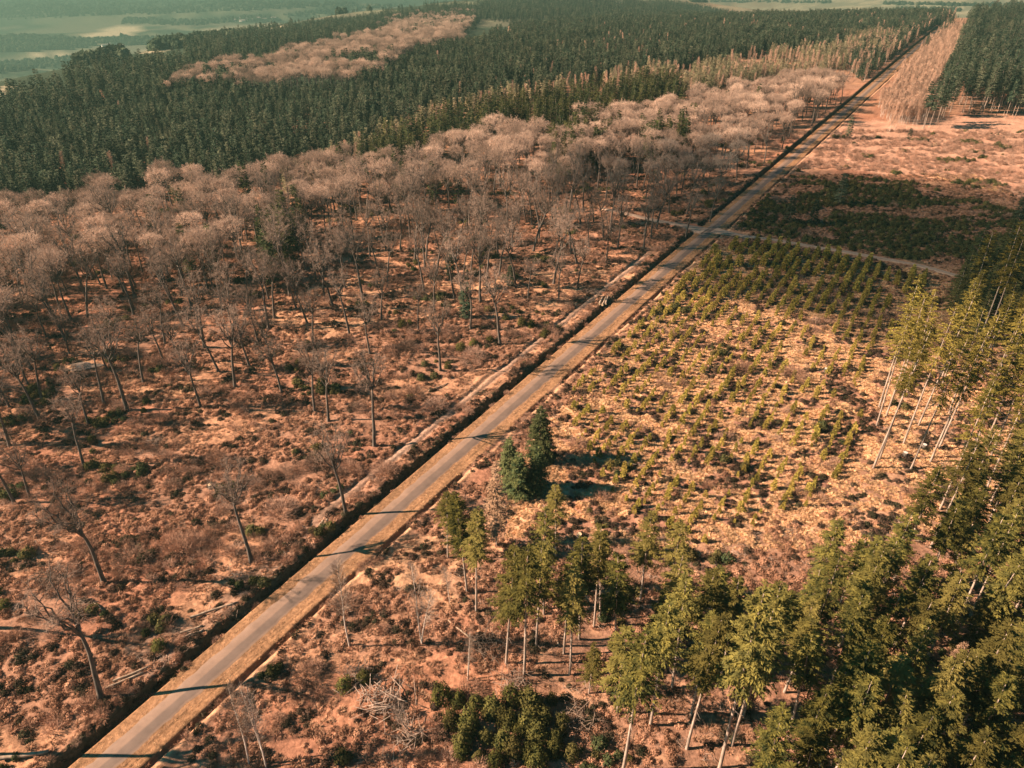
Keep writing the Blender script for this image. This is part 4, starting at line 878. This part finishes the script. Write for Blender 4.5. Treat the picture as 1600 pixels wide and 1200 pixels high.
# ------------------------------------------------------------------ shrubs one can tell apart
shr = [build_shrub(3.6, 2.0, 1300, .035).mesh('bare_shrub', M_shrubtw) for _ in range(4)]
SH = [(470, 735), (445, 742), (500, 728), (420, 748), (635, 545), (655, 548), (610, 552), (800, 525), (770, 528), (560, 560), (300, 740), (340, 725), (190, 640), (250, 660), (520, 600), (480, 575), (350, 800), (310, 850), (280, 860), (270, 760), (90, 800), (60, 750), (440, 800), (400, 760), (680, 640), (640, 620), (700, 530), (190, 740), (210, 880), (560, 640), (375, 640), (130, 850), (860, 520), (740, 560), (720, 640), (600, 740), (900, 700), (200, 560), (40, 650), (1240, 590), (1160, 580), (1275, 470), (540, 950), (600, 985), (735, 1085), (480, 1060), (430, 1130), (1430, 780)]
for i, (bx, by) in enumerate(SH):
    x, y = unproj(bx, by); sc = float(rng.uniform(.9, 2.0)) * (1 if by < 900 else .7); o = link('bare_shrub', shr[i % 4], category='shrub')
    near_ = 'the reddish bracken clearing' if bx < 760 and by < 860 and by > 600 else 'the sunny ground before the oak wood' if by <= 600 and bx < 900 else 'the grassy plantation clearing' if by < 860 else 'rough ground near the bottom'
    o['label'] = 'bare twiggy shrub on ' + near_; o['group'] = 'bare shrubs on ' + near_
    o.location = (x, y, float(T(x, y)) - .1); o.rotation_euler = (0, 0, i * 2.1); o.scale = (sc, sc, sc * .85)
evg = [build_leafy(2.6, 1.9, 1100, .17, 5).mesh('evergreen_bush', M_bush) for _ in range(3)]
EV = [(225, 643), (740, 540), (765, 535), (830, 512), (815, 508), (720, 545), (790, 500), (640, 508), (630, 510), (250, 1015), (140, 660), (10, 950), (-5, 930), (540, 1075), (570, 1065), (740, 860), (852, 525), (1165, 612), (700, 575), (145, 690)] + [(690 + 24 * (i % 8) + 9 * (i // 8) + (i * 37 % 17), 1092 + 27 * (i // 8) + (i * 53 % 23)) for i in range(32)]
for i, (bx, by) in enumerate(EV):
    x, y = unproj(bx, by); sc = float(rng.uniform(.55, 1.35)); o = link('evergreen_bush', evg[i % 3], category='bush')
    if i >= 20: o['label'] = 'yellow-green bush in the bottom middle thicket'; o['group'] = 'bushes of the low thicket at the bottom middle'
    else: o['label'] = 'dark evergreen bush on open ground ' + ('left of the road' if bx < 900 and by < 900 else 'near the bottom'); o['group'] = 'single evergreen bushes ' + ('left of the road' if bx < 900 and by < 900 else 'near the bottom')
    o.location = (x, y, float(T(x, y)) - .1); o.rotation_euler = (0, 0, i * 1.7); o.scale = (sc, sc, sc * (1.5 if i >= 20 else 1))
# ------------------------------------------------------------------ plantation of young conifers
yg = [build_young(2.6, rng.uniform(.6, .9), 240, .34).mesh('young_conifer', M_young) for _ in range(6)]
S_, D_ = jgrid(-40, 240, 4, 120, 2.1, .10, 41); D_ = D_ * 1.55; X, Y = from_sd(S_, D_); Z = T(X, Y); px, py, dep = proj(X, Y, Z)
ok = inpoly(px, py, P_PLANT); s_, d_ = to_sd(X, Y); ok &= d_ > 8.5; ok &= (vnoise(X / 6, Y / 6, 43) > .29) & far_from(X, Y, con_pts, 4)
X, Y, Z, px, py = X[ok], Y[ok], Z[ok], px[ok], py[ok]; order = np.argsort(np.hypot(X, Y)); restp = []
for j, q in enumerate(order):
    big = 1 + .75 * float(np.clip((520 - py[q]) / 110, 0, 1)); sc = float(rng.uniform(.42, 1.0)) * big
    if j < 300:
        o = link('young_conifer', yg[int(rng.integers(6))], category='young conifer'); o.location = (X[q], Y[q], Z[q] - .05); o.rotation_euler = (rng.normal() * .05, rng.normal() * .05, rng.random() * 6.28); o.scale = (sc * rng.uniform(.8, 1.2), sc, sc)
        a_ = 'lower' if py[q] > 700 else 'middle' if py[q] > 600 else 'upper'; b_ = 'nearest the road' if px[q] < 1050 else 'centre' if px[q] < 1230 else 'towards pale trunks'
        o['label'] = 'small young conifer, %s plantation, %s' % (a_, b_); o['group'] = 'young conifers, %s part %s' % (a_, b_)
    else: restp.append((X[q], Y[q], Z[q], sc))
rp = np.array(restp); scatter('young_plantation', rp[:, :3], yg, rng.random(len(rp)) * 6.28, rp[:, 3], 'further rows of small green conifers at the upper end of the plantation', 'young conifers', .05)

# ------------------------------------------------------------------ ground cover
def cover(name, meshes, sp, bnd, test, size, lbl, cat, seed, zoff=-.05, tilt=.12):
    X, Y = jgrid(*bnd, sp, .5, seed); s, d = to_sd(X, Y); px, py, dep = proj(X, Y, macro(X, Y))
    ok = (dep > 20) & (px > -160) & (px < 1760) & (py > -10) & (py < 1290)
    X, Y, s, d, px, py = [a_[ok] for a_ in (X, Y, s, d, px, py)]
    ok = test(X, Y, s, d, px, py) & ~((np.abs(s - S_J - 1) < 4.5) & (np.abs(d) < 14)); X, Y = X[ok], Y[ok]; Z = T(X, Y)
    # keep both tracks and the puddle clear
    for tk in (tR, tL):
        for (a_, b_) in tk[::3]:
            k_ = (X - a_) ** 2 + (Y - b_) ** 2 > 7; X, Y, Z = X[k_], Y[k_], Z[k_]
    k_ = ((X - pxx) / 5.5) ** 2 + ((Y - pyy) / 3.4) ** 2 > 1; X, Y, Z = X[k_], Y[k_], Z[k_]
    print(name, len(X))
    scatter(name, np.stack([X, Y, Z + zoff], -1), meshes, rng.random(len(X)) * 6.28, rng.uniform(size[0], size[1], len(X)), lbl, cat, tilt)
offroad = lambda d: (d > 6.6) | (d < -5.8)
nottrack = lambda s, d: ~((np.abs(d + 10.2) < 1.2) & (s > 35) & (s < 190))
M_hgrass = mk_foliage('heath_grass', (.46, .27, .165), (.58, .35, .22), (.36, .19, .12), .2, .8)
th = [build_tuft(1.0, .42, 90, .06).mesh('heath_tuft', M_hgrass) for _ in range(3)]
tg = [build_tuft(1.0, .42, 110, .075).mesh('grass_tuft', M_grass) for _ in range(4)]
tb = [build_tuft(1.2, .45, 110, .06, 1.6).mesh('bracken_tuft', M_bracken) for _ in range(4)]
lb = [build_leafy(1.2, .5, 260, .13, 5).mesh('bracken_clump', M_bracken) for _ in range(4)]
hb = [build_leafy(1.3, .6, 260, .14, 5).mesh('heather_clump', M_heather) for _ in range(4)]
sb_ = [build_leafy(1.8, 1.2, 420, .18, 5).mesh('scrub_clump', M_scrub) for _ in range(4)]
st_ = [build_sticks(1.6, 10, 1.3, .05, .25).mesh('sticks', M_pale) for _ in range(4)]
tw_ = [build_shrub(1.7, 1.0, 260, .035).mesh('twiggy_growth', M_shrubtw) for _ in range(4)]
nb_ = (-190, 210, 40, 330)
clear_ = lambda px, py: inpoly(px, py, P_CLEAR); floor_ = lambda px, py: inpoly(px, py, P_FLOOR); scr_ = lambda px, py: inpoly(px, py, P_SCRUB); pink_ = lambda px, py: inpoly(px, py, P_PINKFIELD)
cover('dry_grass', tg, .85, nb_, lambda X, Y, s, d, px, py: offroad(d) & nottrack(s, d) & ((clear_(px, py) & (fbm(X / 4, Y / 2.6, 62, 3) < .6)) | pink_(px, py)), (.6, 1.5), 'straw-coloured dry grass tussocks in the right-hand clearing', 'dry grass', 51)
cover('heath_grass', th, 1.0, nb_, lambda X, Y, s, d, px, py: offroad(d) & nottrack(s, d) & (fbm(X / 16, Y / 9, 61, 3) > .47) & ~clear_(px, py) & ~pink_(px, py) & (fbm(X / 3, Y / 2, 64, 2) > .4), (.5, 1.4), 'brownish dry grass between the bracken', 'dry grass', 59)
cover('dead_bracken', tb + lb, 1.1, nb_, lambda X, Y, s, d, px, py: offroad(d) & nottrack(s, d) & ((d < 0) | ~clear_(px, py) | (fbm(X / 5, Y / 5, 88, 2) > .56)) & (fbm(X / 16, Y / 9, 61, 3) < .60) & (fbm(X / 6, Y / 4, 66, 2) > .35), (.6, 1.5), 'reddish brown dead bracken over the open ground', 'bracken', 52)
cover('heather', hb, 1.25, nb_, lambda X, Y, s, d, px, py: offroad(d) & nottrack(s, d) & (fbm(X / 4, Y / 2.6, 62, 3) > np.where(clear_(px, py), .60, .63)), (.6, 1.4), 'dark clumps of heather and peat between the grass', 'heather', 53)
cover('low_scrub', sb_, 1.9, (-190, 420, 40, 420), lambda X, Y, s, d, px, py: offroad(d) & nottrack(s, d) & np.where(scr_(px, py), fbm(X / 16, Y / 9, 61, 3) > .42, fbm(X / 11, Y / 6, 67, 3) > np.where(clear_(px, py), .76, .72)), (.6, 1.5), 'dark green low scrub in patches on the clearings', 'scrub', 54)
cover('twiggy_regrowth', tw_, 2.4, (-190, 420, 40, 420), lambda X, Y, s, d, px, py: offroad(d) & nottrack(s, d) & ~floor_(px, py) & np.where(pink_(px, py), fbm(X / 9, Y / 5, 68, 2) > .36, fbm(X / 9, Y / 5, 68, 2) > np.where(d < 0, .60, .74)), (.7, 1.7), 'bare pinkish twiggy regrowth over the clearings', 'undergrowth', 55)
cover('brash', st_, 2.6, nb_, lambda X, Y, s, d, px, py: offroad(d) & (inpoly(px, py, P_MUD) | floor_(px, py) & (fbm(X / 9, Y / 9, 69, 2) > .4) | (fbm(X / 8, Y / 6, 70, 2) > .66)), (.6, 1.5), 'pale sticks and brash scattered on the ground', 'brash', 56, 0)
vg = [build_tuft(.45, .14, 34, .06, 1.6).mesh('verge_tuft', M_grass) for _ in range(3)]
dg = [build_tuft(.9, .45, 60, .06, 1.4).mesh('ditch_tuft', M_bracken) for _ in range(3)]
cover('ditch_growth', dg + hb[:1] + tw_[:1], .75, (-120, 190, 35, 330), lambda X, Y, s, d, px, py: ((d > -6.2) & (d < -4.9) | (d > -4.9) & (d < -3.5) & (vnoise(X / 2, Y / 2, 74) > .62) | (d > 4.3) & (d < 6.6) & (vnoise(X / 2, Y / 2, 75) > .45)), (.4, 1.0), 'dead growth hanging over the ditch edges', 'undergrowth', 58, 0, .15)
cover('verge_grass', vg, .8, (-120, 150, 35, 240), lambda X, Y, s, d, px, py: ((d > 1.95) & (d < 4.3) | (d < -2.0) & (d > -3.6)) & (vnoise(X, Y, 72) > .55), (.6, 1.2), 'short dry grass on the road verges', 'grass', 57, 0, .1)

# ------------------------------------------------------------------ an unseen cloudlet added off to the left to shade the junction and the scrub
def blob(cx, cy, cz, ax, ay, az, sd_):
    nu, nv = 40, 20; u = np.linspace(0, 2 * math.pi, nu, endpoint=False)[None]; v = np.linspace(.02, math.pi - .02, nv)[:, None]
    e = np.stack([np.cos(u) * np.sin(v), np.sin(u) * np.sin(v), np.cos(v) + 0 * u], -1).reshape(-1, 3)
    k = .72 + .55 * fbm(e[:, 0] * 2 + e[:, 2] + 9, e[:, 1] * 2 - e[:, 2] + 9, sd_, 3)
    P = e * k[:, None] * np.array([ax, ay, az]) + np.array([cx, cy, cz]); i = np.arange(nv - 1)[:, None] * nu + np.arange(nu)[None]; j = np.arange(nv - 1)[:, None] * nu + (np.arange(nu)[None] + 1) % nu
    q = np.stack([i, i + nu, j + nu, j], -1).reshape(-1, 4); caps = [np.arange(nu)[None], (np.arange(nu)[::-1] + (nv - 1) * nu)[None]]
    return P, [q] + caps
cm, n, out = mat_base('cloud_vapour'); pv = n.nodes.new('ShaderNodeVolumePrincipled'); pv.inputs['Color'].default_value = (.95, .95, .95, 1); pv.inputs['Density'].default_value = .022; n.links.new(pv.outputs[0], out.inputs['Volume'])
CZ = 430.0; CO = CZ / math.tan(SUN_EL)
P, F = blob(138 - CO * math.sin(-SUN_ROT), 248 - CO * -math.cos(SUN_ROT), CZ, 72, 98, 28, 5)
link('added_cloud', new_mesh('added_cloud', P, F, [cm]), kind='structure')

# ------------------------------------------------------------------ the air
# things that look alike get their own place in words: rank from the front, then place in the rank
def own_words():
    by = {}
    for o in col.objects:
        if o.parent is None and 'group' in o and 'label' in o: by.setdefault((o['group'], o['label']), []).append(o)
    for (g_, l_), obs in by.items():
        if len(obs) < 2 or 'beyond the left edge' in l_: continue
        P = [(proj(o.location[0], o.location[1], o.location[2]), o) for o in obs]
        P.sort(key=lambda p: -p[0][1]); nr = max(1, round(len(P) / 9)); per = math.ceil(len(P) / nr)
        for r_ in range(nr):
            row = sorted(P[r_ * per:(r_ + 1) * per], key=lambda p: p[0][0])
            med = sorted(o.scale[2] for _, o in row)
            for k, (_, o) in enumerate(row):
                sz = 'large ' if o.scale[2] > med[int(len(med) * .7)] else 'small ' if o.scale[2] < med[int(len(med) * .3)] else ''
                if l_.startswith(('small', 'slender')) or len(l_.split()) > 7: sz = ''
                pos = 'leftmost' if k == 0 else 'rightmost' if k == len(row) - 1 else ORD[k] + ' from left'
                o['label'] = sz + l_ + (', ' + ('front' if r_ == 0 else ORD[r_]) + ' rank, ' if nr > 1 else ', ') + pos
                if len(o['label'].split()) > 16: print('LONG', o['label'])
own_words()
hz, n, out = mat_base('hazy_air')
pv = n.nodes.new('ShaderNodeVolumePrincipled'); pv.inputs['Color'].default_value = (.18, .33, .27, 1); pv.inputs['Density'].default_value = .00022; pv.inputs['Anisotropy'].default_value = .2
n.links.new(pv.outputs[0], out.inputs['Volume'])
zt, zb = 130.0, float(GZ.min()) - 1; x0, x1, y0, y1 = float(GX.min()) - 5, float(GX.max()) + 5, float(GY.min()) - 5, float(GY.max()) + 5
V = [(x, y, z) for z in (zb, zt) for x, y in ((x0, y0), (x1, y0), (x1, y1), (x0, y1))]
link('haze', new_mesh('haze', V, [[(0, 3, 2, 1), (4, 5, 6, 7), (0, 1, 5, 4), (1, 2, 6, 5), (2, 3, 7, 6), (3, 0, 4, 7)]], [hz]), kind='stuff', label='thin teal haze fading the far valley', category='haze')
print('oaks', n_oak, 'conifers', n_con)
